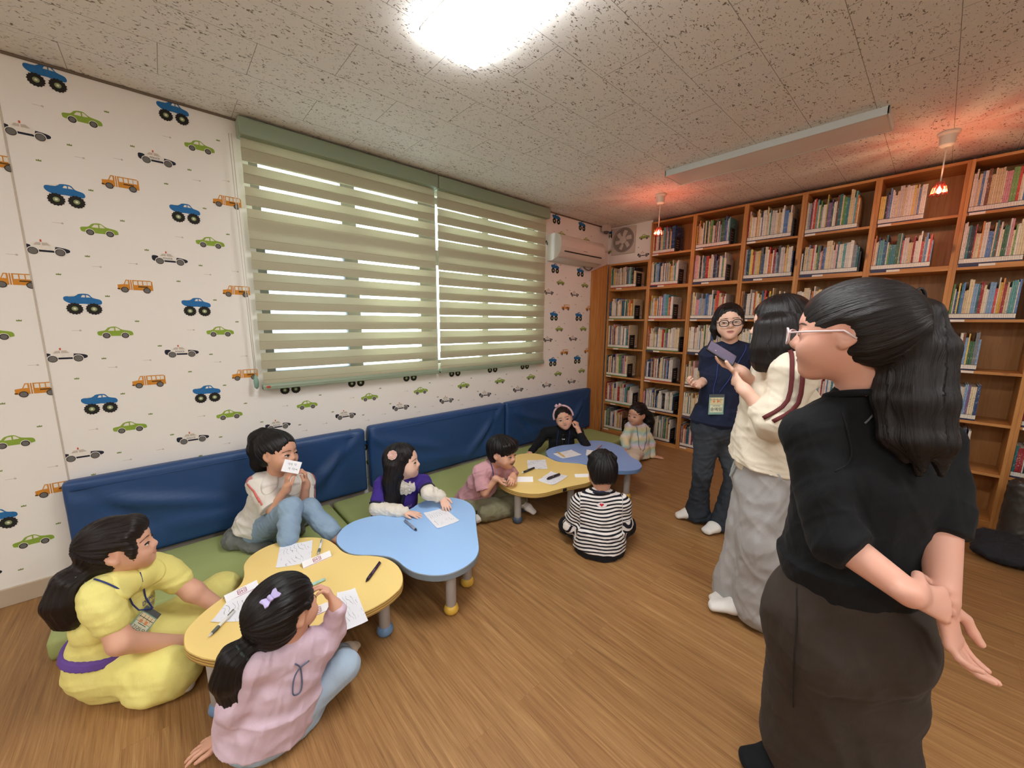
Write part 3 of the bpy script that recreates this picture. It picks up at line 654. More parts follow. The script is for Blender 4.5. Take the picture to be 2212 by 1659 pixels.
for c in range(8):
    for k in range(7):
        if c == 0 and k == 0: continue
        z = ZS[k + 1] + .0005; ceilz = (2.165 if (c == 0 and k == 1) else ZS[k] - (.036 if k == 2 else .02)) - z
        xa, xb = XS[c] + .023, XS[c + 1] - .023; lim = xa + (xb - xa) * FILL[c][k]
        x = xa; n = 0; mode = None; hm = min(ceilz - .03, brng.uniform(.255, .295)); run = 0
        bias = brng.random()
        while True:
            if run <= 0:
                run = brng.choice([1, 1, 1, 1, 1, 1, 2, 2, 3]); h0 = hm * brng.choice([brng.uniform(.72, .86), brng.uniform(.86, 1.0), brng.uniform(.9, 1.06)]); key = PK[int(np.searchsorted(np.cumsum(PWT), brng.random()))]
                if brng.random() < (.45 if bias < .25 else .15): key = brng.choice(['white', 'cream'])
                col = brng.choice(PAL[key]); th0 = brng.choice([.0055, .006, .007, .008, .009, .010, .011, .013])
            run -= 1
            th = th0 * brng.uniform(.92, 1.08); h = h0 * brng.uniform(.985, 1.015)
            if x + th > lim: break
            n += 1
            dp = brng.uniform(.19, .23)
            books.append(dict(x=x, t=th - .0006, h=min(h, ceilz - .012), d=dp, z=z, key=key, col=col, band=band_for(c, k), c=c, k=k, n=n, y=YF + .014 + brng.uniform(0, .006)))
            x += th
        if (c, k) in BENDS: bookends.append((c, k, x + .001, z))
def book_geo(b, mbx, cols):
    x, y, z, t, h, d = b['x'], b['y'], b['z'], b['t'], b['h'], b['d']
    lv = [0, .011, .013, .040, .043, h]
    cc = lin(b['col']); bc = lin(BANDS[b['band']]); wh = lin('e6e2d8'); dk = lin('20222c')
    lc = [bc, wh, wh, dk, cc]; la = [0, 0, .45, 0, 1]
    if b['band'] == 'navy': lc[1] = wh; lc[0] = bc
    vs = []
    for q in lv:
        vs += [(x, y, z + q), (x + t, y, z + q), (x + t, y + d, z + q), (x, y + d, z + q)]
    for i in range(5):
        for s in range(4):
            j = (s + 1) % 4
            mbx.add(vs if (i == 0 and s == 0) else [], [], 0)
            base = len(mbx.v) - len(vs)
            mbx.f.append((base + i * 4 + s, base + i * 4 + j, base + (i + 1) * 4 + j, base + (i + 1) * 4 + s)); mbx.mi.append(0)
            cols.append((lin('ded6c4')[:3] + (0.0,)) if s == 2 else (lc[i][:3] + (la[i],)))
    base = len(mbx.v) - len(vs)
    mbx.f.append((base + 20, base + 21, base + 22, base + 23)); mbx.mi.append(0); cols.append(lin('ddd5c2')[:3] + (0.0,))
    mbx.f.append((base + 3, base + 2, base + 1, base + 0)); mbx.mi.append(0); cols.append(bc[:3] + (0.0,))
def book_obj(bs, name, origin):
    mbx = MB(); cols = []
    for b in bs: book_geo(b, mbx, cols)
    me = bpy.data.meshes.new(name); me.from_pydata([tuple(np.array(v) - origin) for v in mbx.v], [], mbx.f)
    ca = me.color_attributes.new('Col', 'FLOAT_COLOR', 'CORNER'); arr = []
    for p, cl in zip(me.polygons, cols): arr += list(cl) * p.loop_total
    ca.data.foreach_set('color', arr); me.update()
    o = bpy.data.objects.new(name, me); link(o, None, [M_BOOK]); o.location = origin; return o
def ordn(n): return '%d%s' % (n, 'th' if 10 <= n % 100 <= 20 else {1: 'st', 2: 'nd', 3: 'rd'}.get(n % 10, 'th'))
ROWN = ['top', 'second', 'third', 'fourth', 'fifth', 'sixth', 'bottom']
hidden = lambda b: (b['c'] in (3, 4, 5) and b['k'] >= 3) or (b['c'] == 2 and b['k'] >= 4 and b['x'] > 1.3) or (b['c'] == 5 and b['k'] == 2 and b['x'] < 2.70) or (b['c'] == 4 and b['k'] == 2 and b['x'] > 2.2) or (b['c'] == 6 and b['k'] >= 3 and b['x'] < 3.10) or b['x'] > 3.62
vis = [b for b in books if not hidden(b)]
vis.sort(key=lambda b: -(b['t'] * b['h']) / ((b['x'] - CAM[0]) ** 2 + (b['y']) ** 2 + (b['z'] + .13 - CAM[2]) ** 2))
ind = vis[:300]; ids = set(id(b) for b in ind); rest = [b for b in books if id(b) not in ids and b['x'] < 3.7]
for b in ind:
    o = book_obj([b], 'book', np.array([b['x'] + b['t'] / 2, b['y'], b['z']]))
    tag(o, '%s book, %s from left on %s shelf of the %s bookcase' % (b['key'], ordn(b['n']), ROWN[b['k']], ORD[b['c']]), 'book', 'picture books in the bookcases')
o = book_obj(rest, 'book_rows', np.array([1.6, YF, 0])); tag(o, 'remaining rows of thin picture books packed on the pine bookcases', 'books', None, 'stuff')
M_BE = plain('black_steel', '17171a', .45, .5)
for (c, k, x, z) in bookends:
    b = MB(); b.box((x, YF + .03, z + .0005), (x + .002, YF + .15, z + .17)); b.box((x, YF + .03, z), (x + .085, YF + .15, z + .0012)); b.box((x - .0, YF + .026, z), (x + .012, YF + .032, z + .165))
    o = b.build('bookend', M_BE, origin=(x, YF + .09, z), bevel=.001)
    tag(o, 'black steel bookend on %s shelf of the %s bookcase' % (ROWN[k], ORD[c]), 'bookend', 'black bookends')
    tv = MB()
    for j in range(4): tv.box((x + .0021, YF + .06, z + .05 + .025 * j), (x + .0027, YF + .115, z + .058 + .025 * j))
    tv.build('pale_print', plain('faded_print', 'b59a86', .6), o)
# ------------------------------------------------------------------ air conditioner, fan, corner box, cable
ac = empty('air_conditioner', (0.1, 3.65, 2.12), 'white split air conditioner on the wall right of the blinds', 'air conditioner')
prof = [(0, 2.40), (.10, 2.405), (.165, 2.385), (.195, 2.34), (.20, 2.26), (.185, 2.20), (.15, 2.155), (.07, 2.125), (0, 2.12)]
b = MB(); b.prism(prof, lambda u, v, t: (u, t, v), 3.245, 4.05); b.build('body', plain('white_plastic', 'd3ccc2', .35, .5), ac, bevel=.012)
b = MB(); b.add([(.196, 3.30, 2.215), (.196, 4.0, 2.215), (.199, 4.0, 2.228), (.199, 3.30, 2.228)], [(0, 1, 2, 3)]); 
b = MB(); b.box((.183, 3.31, 2.208), (.1995, 3.98, 2.218)); b.build('air_slot', plain('black_slot', '191919', .5), ac)
b = MB(); b.box((.13, 3.28, 2.148), (.158, 4.02, 2.153)); b.build('louver', plain('louver_white', 'bfb8ae', .4), ac)
b = MB(); b.box((.199, 3.63, 2.243), (.2012, 3.70, 2.249)); b.build('badge', plain('grey_badge', '8a8580', .4), ac)
fan = empty('exhaust_fan', (.24, 4.40, 2.47), 'round white exhaust fan set in a square frame high in the corner', 'fan')
mw = plain('off_white_plastic', 'c9bfb4', .45)
b = MB(); b.box((.06, 4.375, 2.305), (.39, 4.398, 2.625)); b.build('frame', mw, fan, bevel=.004)
def ringm(b, cx, cz, r, y, tr, n=36): b.tube([(cx + r * math.cos(2 * math.pi * k / n), y, cz + r * math.sin(2 * math.pi * k / n)) for k in range(n)], tr, 8, closed=True)
b = MB(); ringm(b, .235, 2.47, .135, 4.368, .012); b.build('ring', plain('grey_ring', '8f867d', .5), fan, smooth=True)
b = MB(); b.prism([(.235 + .125 * math.cos(2 * math.pi * k / 32), 2.47 + .125 * math.sin(2 * math.pi * k / 32)) for k in range(32)], lambda u, v, t: (u, t, v), 4.3735, 4.3748); b.build('recess', plain('fan_recess', '8d847b', .7), fan)
for k in range(6):
    a = 2 * math.pi * k / 6 + .3; b = MB()
    pts = [(.04, -.35), (.115, -.30), (.12, .1), (.07, .35), (.04, .30)]
    vs = [(.235 + r * math.cos(a + t), 4.366 - .010 * (t), 2.47 + r * math.sin(a + t)) for r, t in pts]
    b.add(vs + [(x, y + .002, z) for x, y, z in vs], [(0, 1, 2, 3, 4), (9, 8, 7, 6, 5)] + [(i, (i + 1) % 5, 5 + (i + 1) % 5, 5 + i) for i in range(5)]); b.build('blade', mw, fan)
b = MB(); b.prism([(.235 + .045 * math.cos(2 * math.pi * k / 24), 2.47 + .045 * math.sin(2 * math.pi * k / 24)) for k in range(24)], lambda u, v, t: (u, t, v), 4.355, 4.374); b.build('hub', mw, fan, bevel=.004)
b = MB(); b.tube([(.09, 4.37, 2.40), (.05, 4.36, 2.37), (.03, 4.30, 2.34)], .005, 8); b.build('power_cord', mw, fan, smooth=True)
b = MB(); b.box((.045, 4.17, CEIL - .075), (.125, 4.26, CEIL)); ob = b.build('emergency_light', mw, origin=(.085, 4.215, CEIL - .0375), bevel=.006); tag(ob, 'small white box on the ceiling corner above the fan', 'emergency light')
b = MB(); b.lathe([(.012, -.03), (.030, -.02), (.034, 0)], (.085, 4.215, CEIL - .075)); b.build('lamp_head', plain('dark_grey_plastic', '5a5450', .5), ob, smooth=True)
b = MB(); b.tube(spline([(.03, 4.15, 2.40), (.035, 4.12, 2.33), (.03, 4.07, 2.18), (.035, 4.0, 2.10), (.03, 3.93, 2.085), (.012, 3.88, 2.12)], 6, closed=False), .008, 8)
tag(b.build('air_conditioner_hose', plain('grey_hose', '6e655d', .6), origin=(.03, 4.05, 2.2), smooth=True), 'thin grey hose curling under the right end of the air conditioner', 'hose')
# ------------------------------------------------------------------ right edge: black padded post and dark jacket
# ------------------------------------------------------------------ implicit-surface modeller for figures and cloth
F32 = np.float32
def nrm(v): v = np.asarray(v, float); return v / (np.linalg.norm(v) + 1e-12)
class SDF:
    def __init__(s, res): s.res = res; s.ops = []
    def _a(s, op, typ, par, k, lo, hi): s.ops.append((op, typ, par, k, np.array(lo, float), np.array(hi, float))); return s
    def cap(s, a, b, ra, rb=None, k=.015, op='+'):
        rb = ra if rb is None else rb; a = np.array(a, float); b = np.array(b, float); m = max(ra, rb)
        return s._a(op, 'c', (a, b, ra, rb), k, np.minimum(a - ra, b - rb), np.maximum(a + ra, b + rb))
    def chain(s, pts, rs, k=.015, op='+'):
        for i in range(len(pts) - 1): s.cap(pts[i], pts[i + 1], rs[i], rs[i + 1], k, op)
        return s
    def ell(s, c, r, R=None, k=.015, op='+'):
        R = np.eye(3) if R is None else np.array(R, float); c = np.array(c, float); m = max(r)
        ext = np.sqrt(((R * np.array(r)[:, None]) ** 2).sum(0))
        return s._a(op, 'e', (c, np.array(r, float), R), k, c - ext, c + ext)
    def tub(s, a, b, lat, ra, rb, k=.02, op='+', rc=None):
        a = np.array(a, float); b = np.array(b, float); t = b - a; L = np.linalg.norm(t); t = t / (L + 1e-9)
        lat = nrm(np.array(lat, float) - t * (np.dot(lat, t))); fr = np.cross(t, lat); m = max(*ra, *rb)
        rc = rc or min(*ra, *rb)
        return s._a(op, 't', (a, t, L, lat, fr, ra, rb, rc), k, np.minimum(a, b) - m, np.maximum(a, b) + m)
    def sleeve(s, a, b, ra, rb, k=.02):
        a = np.array(a, float); b = np.array(b, float); t = nrm(b - a); lat = np.cross(t, (.3, .2, .93))
        return s.tub(a, b, lat, (ra, ra), (rb, rb), k, rc=.007)
    def cut(s, p, n, lo=None, hi=None, k=.004):
        return s._a('x', 'p', (np.array(p, float), nrm(n)), k, np.full(3, -1e9) if lo is None else lo, np.full(3, 1e9) if hi is None else hi)
    def grow(s, off): return s._a('o', 'o', off, .004, np.full(3, -1e9), np.full(3, 1e9))
    def only(s, c, r, R=None, k=.006):
        s.ell(c, r, R, k); o = s.ops.pop(); return s._a('&', 'e', o[2], k, np.full(3, -1e9), np.full(3, 1e9))
    @staticmethod
    def ev(typ, par, x, y, z):
        if typ == 'c':
            a, b, ra, rb = par; d = b - a; bb = d @ d + 1e-12
            px, py, pz = x - F32(a[0]), y - F32(a[1]), z - F32(a[2])
            h = np.clip((px * F32(d[0]) + py * F32(d[1]) + pz * F32(d[2])) / F32(bb), 0, 1)
            return np.sqrt((px - h * F32(d[0])) ** 2 + (py - h * F32(d[1])) ** 2 + (pz - h * F32(d[2])) ** 2) - (F32(ra) + F32(rb - ra) * h)
        if typ == 'e':
            c, r, R = par; px, py, pz = x - F32(c[0]), y - F32(c[1]), z - F32(c[2])
            q = [(px * F32(R[i][0]) + py * F32(R[i][1]) + pz * F32(R[i][2])) / F32(r[i]) for i in range(3)]
            k0 = np.sqrt(q[0] ** 2 + q[1] ** 2 + q[2] ** 2); k1 = np.sqrt((q[0] / F32(r[0])) ** 2 + (q[1] / F32(r[1])) ** 2 + (q[2] / F32(r[2])) ** 2)
            return k0 * (k0 - 1) / (k1 + F32(1e-6))
        if typ == 't':
            a, t, L, lat, fr, ra, rb, rc = par; px, py, pz = x - F32(a[0]), y - F32(a[1]), z - F32(a[2])
            w = px * F32(t[0]) + py * F32(t[1]) + pz * F32(t[2]); h = np.clip(w / F32(L + 1e-9), 0, 1)
            u = px * F32(lat[0]) + py * F32(lat[1]) + pz * F32(lat[2]); v = px * F32(fr[0]) + py * F32(fr[1]) + pz * F32(fr[2])
            r0 = F32(ra[0]) + F32(rb[0] - ra[0]) * h; r1 = F32(ra[1]) + F32(rb[1] - ra[1]) * h; ov = (w - h * F32(L))
            q0, q1, q2 = u / r0, v / r1, ov / F32(rc)
            k0 = np.sqrt(q0 ** 2 + q1 ** 2 + q2 ** 2); k1 = np.sqrt((q0 / r0) ** 2 + (q1 / r1) ** 2 + (q2 / F32(rc)) ** 2)
            return k0 * (k0 - 1) / (k1 + F32(1e-6))
        if typ == 'o': return F32(par)
        p, n = par
        return (x - F32(p[0])) * F32(n[0]) + (y - F32(p[1])) * F32(n[1]) + (z - F32(p[2])) * F32(n[2])
    @staticmethod
    def comb(op, D, d, k):
        if op == 'o': return D - d
        if op == '+':
            h = np.maximum(F32(k) - np.abs(D - d), 0); return np.minimum(D, d) - h * h * F32(.25 / k)
        if op == '-': d = -d
        h = np.maximum(F32(k) - np.abs(D - d), 0); return np.maximum(D, d) + h * h * F32(.25 / k)
    def at(s, P):
        P = np.atleast_2d(np.asarray(P, F32)); D = np.full(len(P), 9, F32)
        for op, typ, par, k, lo, hi in s.ops:
            d = s.ev(typ, par, P[:, 0], P[:, 1], P[:, 2])
            if op == 'x' and np.isfinite(lo).all() and lo[0] > -1e8:
                m = ((P >= lo) & (P <= hi)).all(1); D = np.where(m, s.comb(op, D, d, k), D)
            else: D = s.comb(op, D, d, k)
        return D
    def cast(s, o, d, n=60, far=1.0):
        """march from points o along unit d to the surface"""
        o = np.atleast_2d(np.asarray(o, float)); d = np.atleast_2d(np.asarray(d, float)); t = np.zeros(len(o))
        for _ in range(n): t = np.clip(t + .8 * s.at(o + d * t[:, None]), 0, far)
        return o + d * t[:, None]
    def mesh(s):
        res = s.res; add = [o for o in s.ops if o[0] == '+']
        lo = np.min([o[4] for o in add], 0) - 3 * res; hi = np.max([o[5] for o in add], 0) + 3 * res
        n = np.ceil((hi - lo) / res).astype(int) + 1
        ax = [(lo[i] + res * np.arange(n[i])).astype(F32) for i in range(3)]
        D = np.full(n, 9, F32)
        for op, typ, par, k, l, h in s.ops:
            pad = k + 3 * res
            i0 = np.clip(np.floor((l - pad - lo) / res).astype(int) if l[0] > -1e8 else np.zeros(3, int), 0, n); i1 = np.clip(np.ceil((h + pad - lo) / res).astype(int) + 1 if h[0] < 1e8 else n, 0, n)
            if (i1 <= i0).any(): continue
            sl = tuple(slice(a, b) for a, b in zip(i0, i1))
            x = ax[0][sl[0]][:, None, None]; y = ax[1][sl[1]][None, :, None]; z = ax[2][sl[2]][None, None, :]
            D[sl] = s.comb(op, D[sl], s.ev(typ, par, x, y, z), k)
        I = D < 0
        c8 = [I[a:n[0] - 1 + a, b:n[1] - 1 + b, c:n[2] - 1 + c] for a in (0, 1) for b in (0, 1) for c in (0, 1)]
        al = c8[0].copy(); an = c8[0].copy()
        for q in c8[1:]: al &= q; an |= q
        act = np.argwhere(an & ~al); ci, cj, ck = act.T
        del al, an, c8
        acc = np.zeros((len(act), 3)); cnt = np.zeros(len(act))
        for axn in range(3):
            for b0 in (0, 1):
                for b1 in (0, 1):
                    o0 = [0, 0, 0]; o = [k for k in range(3) if k != axn]; o0[o[0]] = b0; o0[o[1]] = b1; o1 = list(o0); o1[axn] = 1
                    v0 = D[ci + o0[0], cj + o0[1], ck + o0[2]]; v1 = D[ci + o1[0], cj + o1[1], ck + o1[2]]
                    m = (v0 < 0) != (v1 < 0); t = np.where(m, v0 / np.where(m, v0 - v1, 1), 0)
                    p = np.tile(np.array(o0, float), (len(act), 1)); p[:, axn] += t
                    acc += p * m[:, None]; cnt += m
        V = lo + (act + acc / cnt[:, None]) * res
        idx = np.full(np.array(n) - 1, -1, np.int32); idx[ci, cj, ck] = np.arange(len(act))
        Q = []
        for axn in range(3):
            a, b = [(1, 2), (2, 0), (0, 1)][axn]
            sl0 = [slice(None)] * 3; sl1 = [slice(None)] * 3; sl0[axn] = slice(0, n[axn] - 1); sl1[axn] = slice(1, n[axn])
            s0 = I[tuple(sl0)]; s1 = I[tuple(sl1)]; e = np.argwhere(s0 != s1)
            e = e[(e[:, a] > 0) & (e[:, b] > 0) & (e[:, a] < n[a] - 1) & (e[:, b] < n[b] - 1)]
            ins = I[e[:, 0], e[:, 1], e[:, 2]]
            def g(da, db):
                q = e.copy(); q[:, a] -= da; q[:, b] -= db; return idx[q[:, 0], q[:, 1], q[:, 2]]
            q = np.stack([g(1, 1), g(0, 1), g(0, 0), g(1, 0)], 1); q[~ins] = q[~ins][:, ::-1]; Q.append(q)
        return V, np.concatenate(Q)
def vnormals(V, Q):
    n = np.cross(V[Q[:, 2]] - V[Q[:, 0]], V[Q[:, 3]] - V[Q[:, 1]]); N = np.zeros_like(V)
    for i in range(4):
        for a in range(3): N[:, a] += np.bincount(Q[:, i], n[:, a], len(V))
    return N / (np.linalg.norm(N, axis=1, keepdims=True) + 1e-12)
def folds(V, amp, seed, wl=.11, an=(1, 1, 1), oct=3):
    r = np.random.default_rng(seed); f = np.zeros(len(V)); A = 1.0
    for o in range(oct):
        for _ in range(2):
            k = nrm(r.normal(size=3) * np.array(an)) * 2 * np.pi / wl; k2 = nrm(r.normal(size=3)) * 2 * np.pi / (wl * 1.7)
            f += A * (1 - 1.6 * np.sqrt(.035 + np.sin(V @ k / 2 + 1.3 * np.sin(V @ k2 + r.uniform(0, 6)) + r.uniform(0, 6)) ** 2))
        wl *= .55; A *= .5
    return amp * f / 2
def mesh_obj(name, V, Q, mats, parent, root, mi=None, attrs=None, smooth=True):
    me = bpy.data.meshes.new(name); V = np.asarray(V) - np.array(root.location)
    me.vertices.add(len(V)); me.vertices.foreach_set('co', V.astype(F32).ravel())
    k = Q.shape[1]; me.loops.add(Q.size); me.loops.foreach_set('vertex_index', Q.astype(np.int32).ravel())
    me.polygons.add(len(Q)); me.polygons.foreach_set('loop_start', np.arange(len(Q), dtype=np.int32) * k)
    try: me.polygons.foreach_set('loop_total', np.full(len(Q), k, np.int32))
    except Exception: pass
    if mi is not None: me.polygons.foreach_set('material_index', np.asarray(mi, np.int32))
    me.polygons.foreach_set('use_smooth', np.full(len(Q), smooth))
    me.update(calc_edges=True); me.validate()
    for an, av in (attrs or {}).items():
        av = np.asarray(av, F32)
        a = me.attributes.new(an, 'FLOAT' if av.ndim == 1 else 'FLOAT_VECTOR', 'POINT'); a.data.foreach_set('value' if av.ndim == 1 else 'vector', av.ravel())
    o = bpy.data.objects.new(name, me); COL.objects.link(o); o.parent = parent
    for m in (mats if isinstance(mats, (list, tuple)) else [mats]): me.materials.append(m)
    return o
def sdf_obj(name, s, mat, parent, root, amp=0, seed=1, wl=.11, an=(1, 1, 1), attr=None, mi=None):
    V, Q = s.mesh()
    at = attr(V) if attr else None; m = mi(V[Q].mean(1)) if mi else None
    if amp: V = V + vnormals(V, Q) * folds(V, amp, seed, wl, an)[:, None]
    return mesh_obj(name, V, Q, mat, parent, root, m, at)
# ------------------------------------------------------------------ figure materials
def skin(name, c, blush):
    if name in MATS: return MATS[name]
    t = NT(name); v = t.coord('Object'); f = t.noise(v, 22, 3); g = t.noise(v, 260, 2)
    t.bump(g, .05, .001)
    t.b.inputs['Subsurface Weight'].default_value = .06; t.b.inputs['Subsurface Radius'].default_value = (.012, .005, .003); t.b.inputs['Subsurface Scale'].default_value = .4
    MATS[name] = t.base(t.mix(f, lin(c), lin(blush)), .48, .35); return MATS[name]
SK4 = skin('skin_rosy', 'd2a591', 'd69c88'); SK1 = skin('skin_child', 'd9ae95', 'dea68e'); SK2 = skin('skin_light', 'e3bfa8', 'e5b5a0'); SK3 = skin('skin_warm', 'd3a68a', 'd8a088')
def hairm(name, c1, c2, rough=.36):
    t = NT(name); at = t.n('Attribute', attribute_name='hc')
    mp = t.n('Mapping'); mp.inputs['Scale'].default_value = (24, 1.3, 1); t.link(at.outputs['Vector'], mp.inputs[0])
    f = t.noise(mp.outputs[0], 1.0, 4, .65, .25); mp2 = t.n('Mapping'); mp2.inputs['Scale'].default_value = (75, 2.2, 1); t.link(at.outputs['Vector'], mp2.inputs[0])
    g = t.noise(mp2.outputs[0], 1.0, 3, .6)
    t.bump(t.math('ADD', f, t.math('MULTIPLY', g, .5)), .55, .006)
    return t.base(t.mix(f, lin(c1), lin(c2)), rough, .32)
HAIR = hairm('black_hair', '09080a', '191415'); HAIR_B = hairm('dark_brown_hair', '0d0909', '241816'); HAIR_K = hairm('brown_black_hair', '0a090a', '1f1817', .36)
M_EYEW = plain('eye_white', 'd8cfc6', .35, .5); M_IRIS = plain('dark_iris', '1a110d', .15, .6); M_LASH = plain('lash', '1c1412', .6); M_BROW = plain('brow', '54423a', .8); M_LIP = plain('lips', 'c07a70', .45, .4); M_LIPD = plain('mouth_dark', '5a2a28', .5); M_TEETH = plain('teeth', 'e6e0d6', .3)
# ------------------------------------------------------------------ figure pieces
class Fig:
    def __init__(s, name_label, J, look, up=(0, 0, 1), H=.22, size=.66, adult=False, base=None, lean=None):
        s.J = J; s.H = H; s.size = size; s.adult = adult
        b = base if base is not None else (J['pel'][0], J['pel'][1], 0)
        s.root = empty('person', tuple(map(float, b)), name_label, 'person')
        s.f = nrm(look); s.ey = .472 if adult else .435; s.u = nrm(np.array(up, float) - s.f * np.dot(up, s.f)); s.l = np.cross(s.u, s.f)
        s.O = J['hd'] - s.u * .55 * H + s.f * .04 * H
        s.R = np.array([s.f, s.l, s.u])
        s.lat = nrm(J['shL'] - J['shR'])
        s.spine = nrm(J['nb'] - J['pel']); s.front = nrm(np.cross(s.lat, s.spine))
    def hp(s, f, l, u): return s.O + s.H * (s.f * f + s.l * l + s.u * u)
    def head(s, d):
        H = s.H; e = lambda c, r, k=.03, op='+': d.ell(s.hp(*c), [q * H for q in r], s.R, k * H / .22, op)
        e((-.06, 0, .60), (.45, .355, .40), .02); e((.08, 0, .48), (.33, .31, .36), .03)
        if s.adult: e((.12, 0, .25), (.27, .235, .25), .035); e((.29, 0, .07), (.10, .11, .09), .035)
        else: e((.11, 0, .27), (.27, .265, .25), .035); e((.27, 0, .09), (.11, .12, .10), .035)
        for q in (1, -1): e((.235, q * .15, .30), (.15, .135, .15), .03)
        for q in (1, -1): e((.458, q * .155, s.ey), (.080, .10, .05), .03, '-')
        for q in (1, -1): e((.325, q * .150, s.ey - .005), (.075, .085, .06), .012)
        ny = 0 if s.adult else -.03; nf = 0 if s.adult else -.018
        d.cap(s.hp(.385, 0, .48 + ny), s.hp(.458 + nf, 0, .375 + ny), .020 * H, (.044 if s.adult else .038) * H, .02)
        for q in (1, -1): e((.415 + nf, q * .048, .357 + ny), (.038, .032, .028), .010)
        e((.365, 0, .232), (.058, .10, .024), .008); e((.358, 0, .188), (.055, .078, .028), .008); e((.34, 0, .209), (.09, .10, .007), .006, '-')
        for q in (1, -1):
            e((-.03, q * .345, .455), (.095, .035, .13), .008); e((-.01, q * .375, .465), (.05, .02, .075), .006, '-'); e((.0, q * .335, .345), (.04, .03, .045), .008)
        d.cap(s.hp(-.09, 0, .30), s.J['nb'] - s.spine * .02, (.20 if s.adult else .185) * H, (.23 if s.adult else .21) * H, .03)
        return d
    def torso(s, d, g=0.0, k=.03, w=1.0, hem=None):
        J = s.J; z = s.size; A = s.adult
        hw, hd_, ww, wd, cw, cd = (np.array((.155, .112, .118, .088, .138, .096)) if A else np.array((.165, .125, .145, .112, .152, .110)) * z)
        m = (J['pel'] + J['che']) / 2; fr = s.front
        d.tub(J['pel'], m, s.lat, (hw * w + g, hd_ + g), (ww * w + g, wd + g), k); d.tub(m, J['che'], s.lat, (ww * w + g, wd + g), (cw * w + g, cd + g), k)
        top = J['nb'] - s.spine * .055 * (z if not A else 1)
        sm = (J['shL'] + J['shR']) / 2
        d.tub(J['che'], sm * .6 + top * .4, s.lat, (cw * w + g, cd + g), (cw * .86 + g, cd * .62 + g), k)
        rs = (.048 if A else .056 * z)
        d.cap(J['shL'], J['shR'], rs + g, rs + g, k)
        for q in ('shL', 'shR'): d.cap(J['nb'] - s.spine * .01, J[q] * .85 + J['nb'] * .15, rs * .72 + g, rs * .9 + g, k)
        return d
    def arm(s, d, side, g=0.0, r=(.046, .038, .027), to=1.0, k=.02, upto=1.0):
        J = s.J; z = 1 if s.adult else s.size * 1.06; a, b, c = J['sh' + side], J['el' + side], J['wr' + side]
        d.cap(a, b, r[0] * z + g, r[1] * z + g, k)
        if to > 0: d.cap(b, b + (c - b) * to, r[1] * z + g, (r[1] + (r[2] - r[1]) * to) * z + g, k)
        return d
    def leg(s, d, side, g=0.0, r=(.082, .056, .036), k=.03, to=1.0):
        J = s.J; z = 1 if s.adult else s.size * 1.1; a, b = J['hip' + side], J['kn' + side]
        d.cap(a, b, r[0] * z + g, r[1] * z + g, k)
        if 'an' + side in J: c = J['an' + side]; d.cap(b, b + (c - b) * to, r[1] * z + g, r[2] * z + g, k)
        return d
    def foot(s, d, side, toe, g=0.0):
        a = s.J['an' + side]; z = 1 if s.adult else s.size * 1.05; toe = np.array(toe, float); dr = nrm(toe - a)
        d.cap(a, a - np.array([0, 0, .01]), .036 * z + g, .038 * z + g, .015); lt = nrm(np.cross(dr, (0, 0, 1)))
        hl = a - np.array([dr[0], dr[1], 0]) * .025 * z - np.array([0, 0, .02]) * z
        d.cap(hl, a, .034 * z + g, .034 * z + g, .02); md = a * .45 + toe * .55
        d.tub(hl, md, lt, (.030 * z + g, .034 * z + g), (.042 * z + g, .030 * z + g), .02); d.tub(md, toe, lt, (.043 * z + g, .028 * z + g), (.034 * z + g, .018 * z + g), .02); return d
    def hand(s, d, side, dirv, palm, L=None, curl=.5, spread=.10, thumb=.5, g=0.0, fing=None, k0=.012):
        """side 'L'/'R'; palm = direction the palm faces"""
        w = s.J['wr' + side]; L = L or (.175 if s.adult else .20 * s.size); dv = nrm(dirv); n = nrm(np.array(palm, float) - dv * np.dot(palm, dv))
        lt = np.cross(dv, n) * (1 if side == 'L' else -1)          # towards the thumb
        kn = w + dv * .50 * L
        d.tub(w + dv * .03 * L, kn, lt, (.13 * L, .095 * L), (.215 * L, .075 * L), k0, rc=.07 * L)
        d.cap(w - dv * .10 * L, w + dv * .1 * L, .125 * L, .12 * L, k0 * 1.6)
        fl = (.38, .45, .42, .33)
        for i in range(4):
            o = (.165, .058, -.052, -.155)[i]; b = kn + lt * o * L + dv * (.0, .03, .02, -.03)[i] * L
            c = curl if fing is None else fing[i]
            ang = 0; p = b; sp = spread * (1.5 - i) / 1.5; r = (.052, .053, .050, .044)[i] * L
            for j, q in enumerate((.46, .30, .24)):
                ang += c * (.75, 1.0, .75)[j]
                dd = nrm((dv + lt * sp) * math.cos(ang) + n * math.sin(ang)); p2 = p + dd * q * fl[i] * L
                d.cap(p, p2, r, r * .90, .0035 if j else .006); p = p2; r *= .90
        b = w + dv * .14 * L + lt * .13 * L; d1 = nrm(dv * .62 + lt * (.75 - .3 * thumb) + n * .55 * thumb); p = b + d1 * .24 * L
        d.cap(b - d1 * .06 * L, p, .085 * L, .062 * L, .012); d2 = nrm(dv * .9 + lt * (.35 - .5 * thumb) + n * .35 * thumb); p2 = p + d2 * .16 * L; d.cap(p, p2, .060 * L, .054 * L, .004); d3 = nrm(d2 + n * .25 * thumb); d.cap(p2, p2 + d3 * .12 * L, .054 * L, .044 * L, .004)
        return d
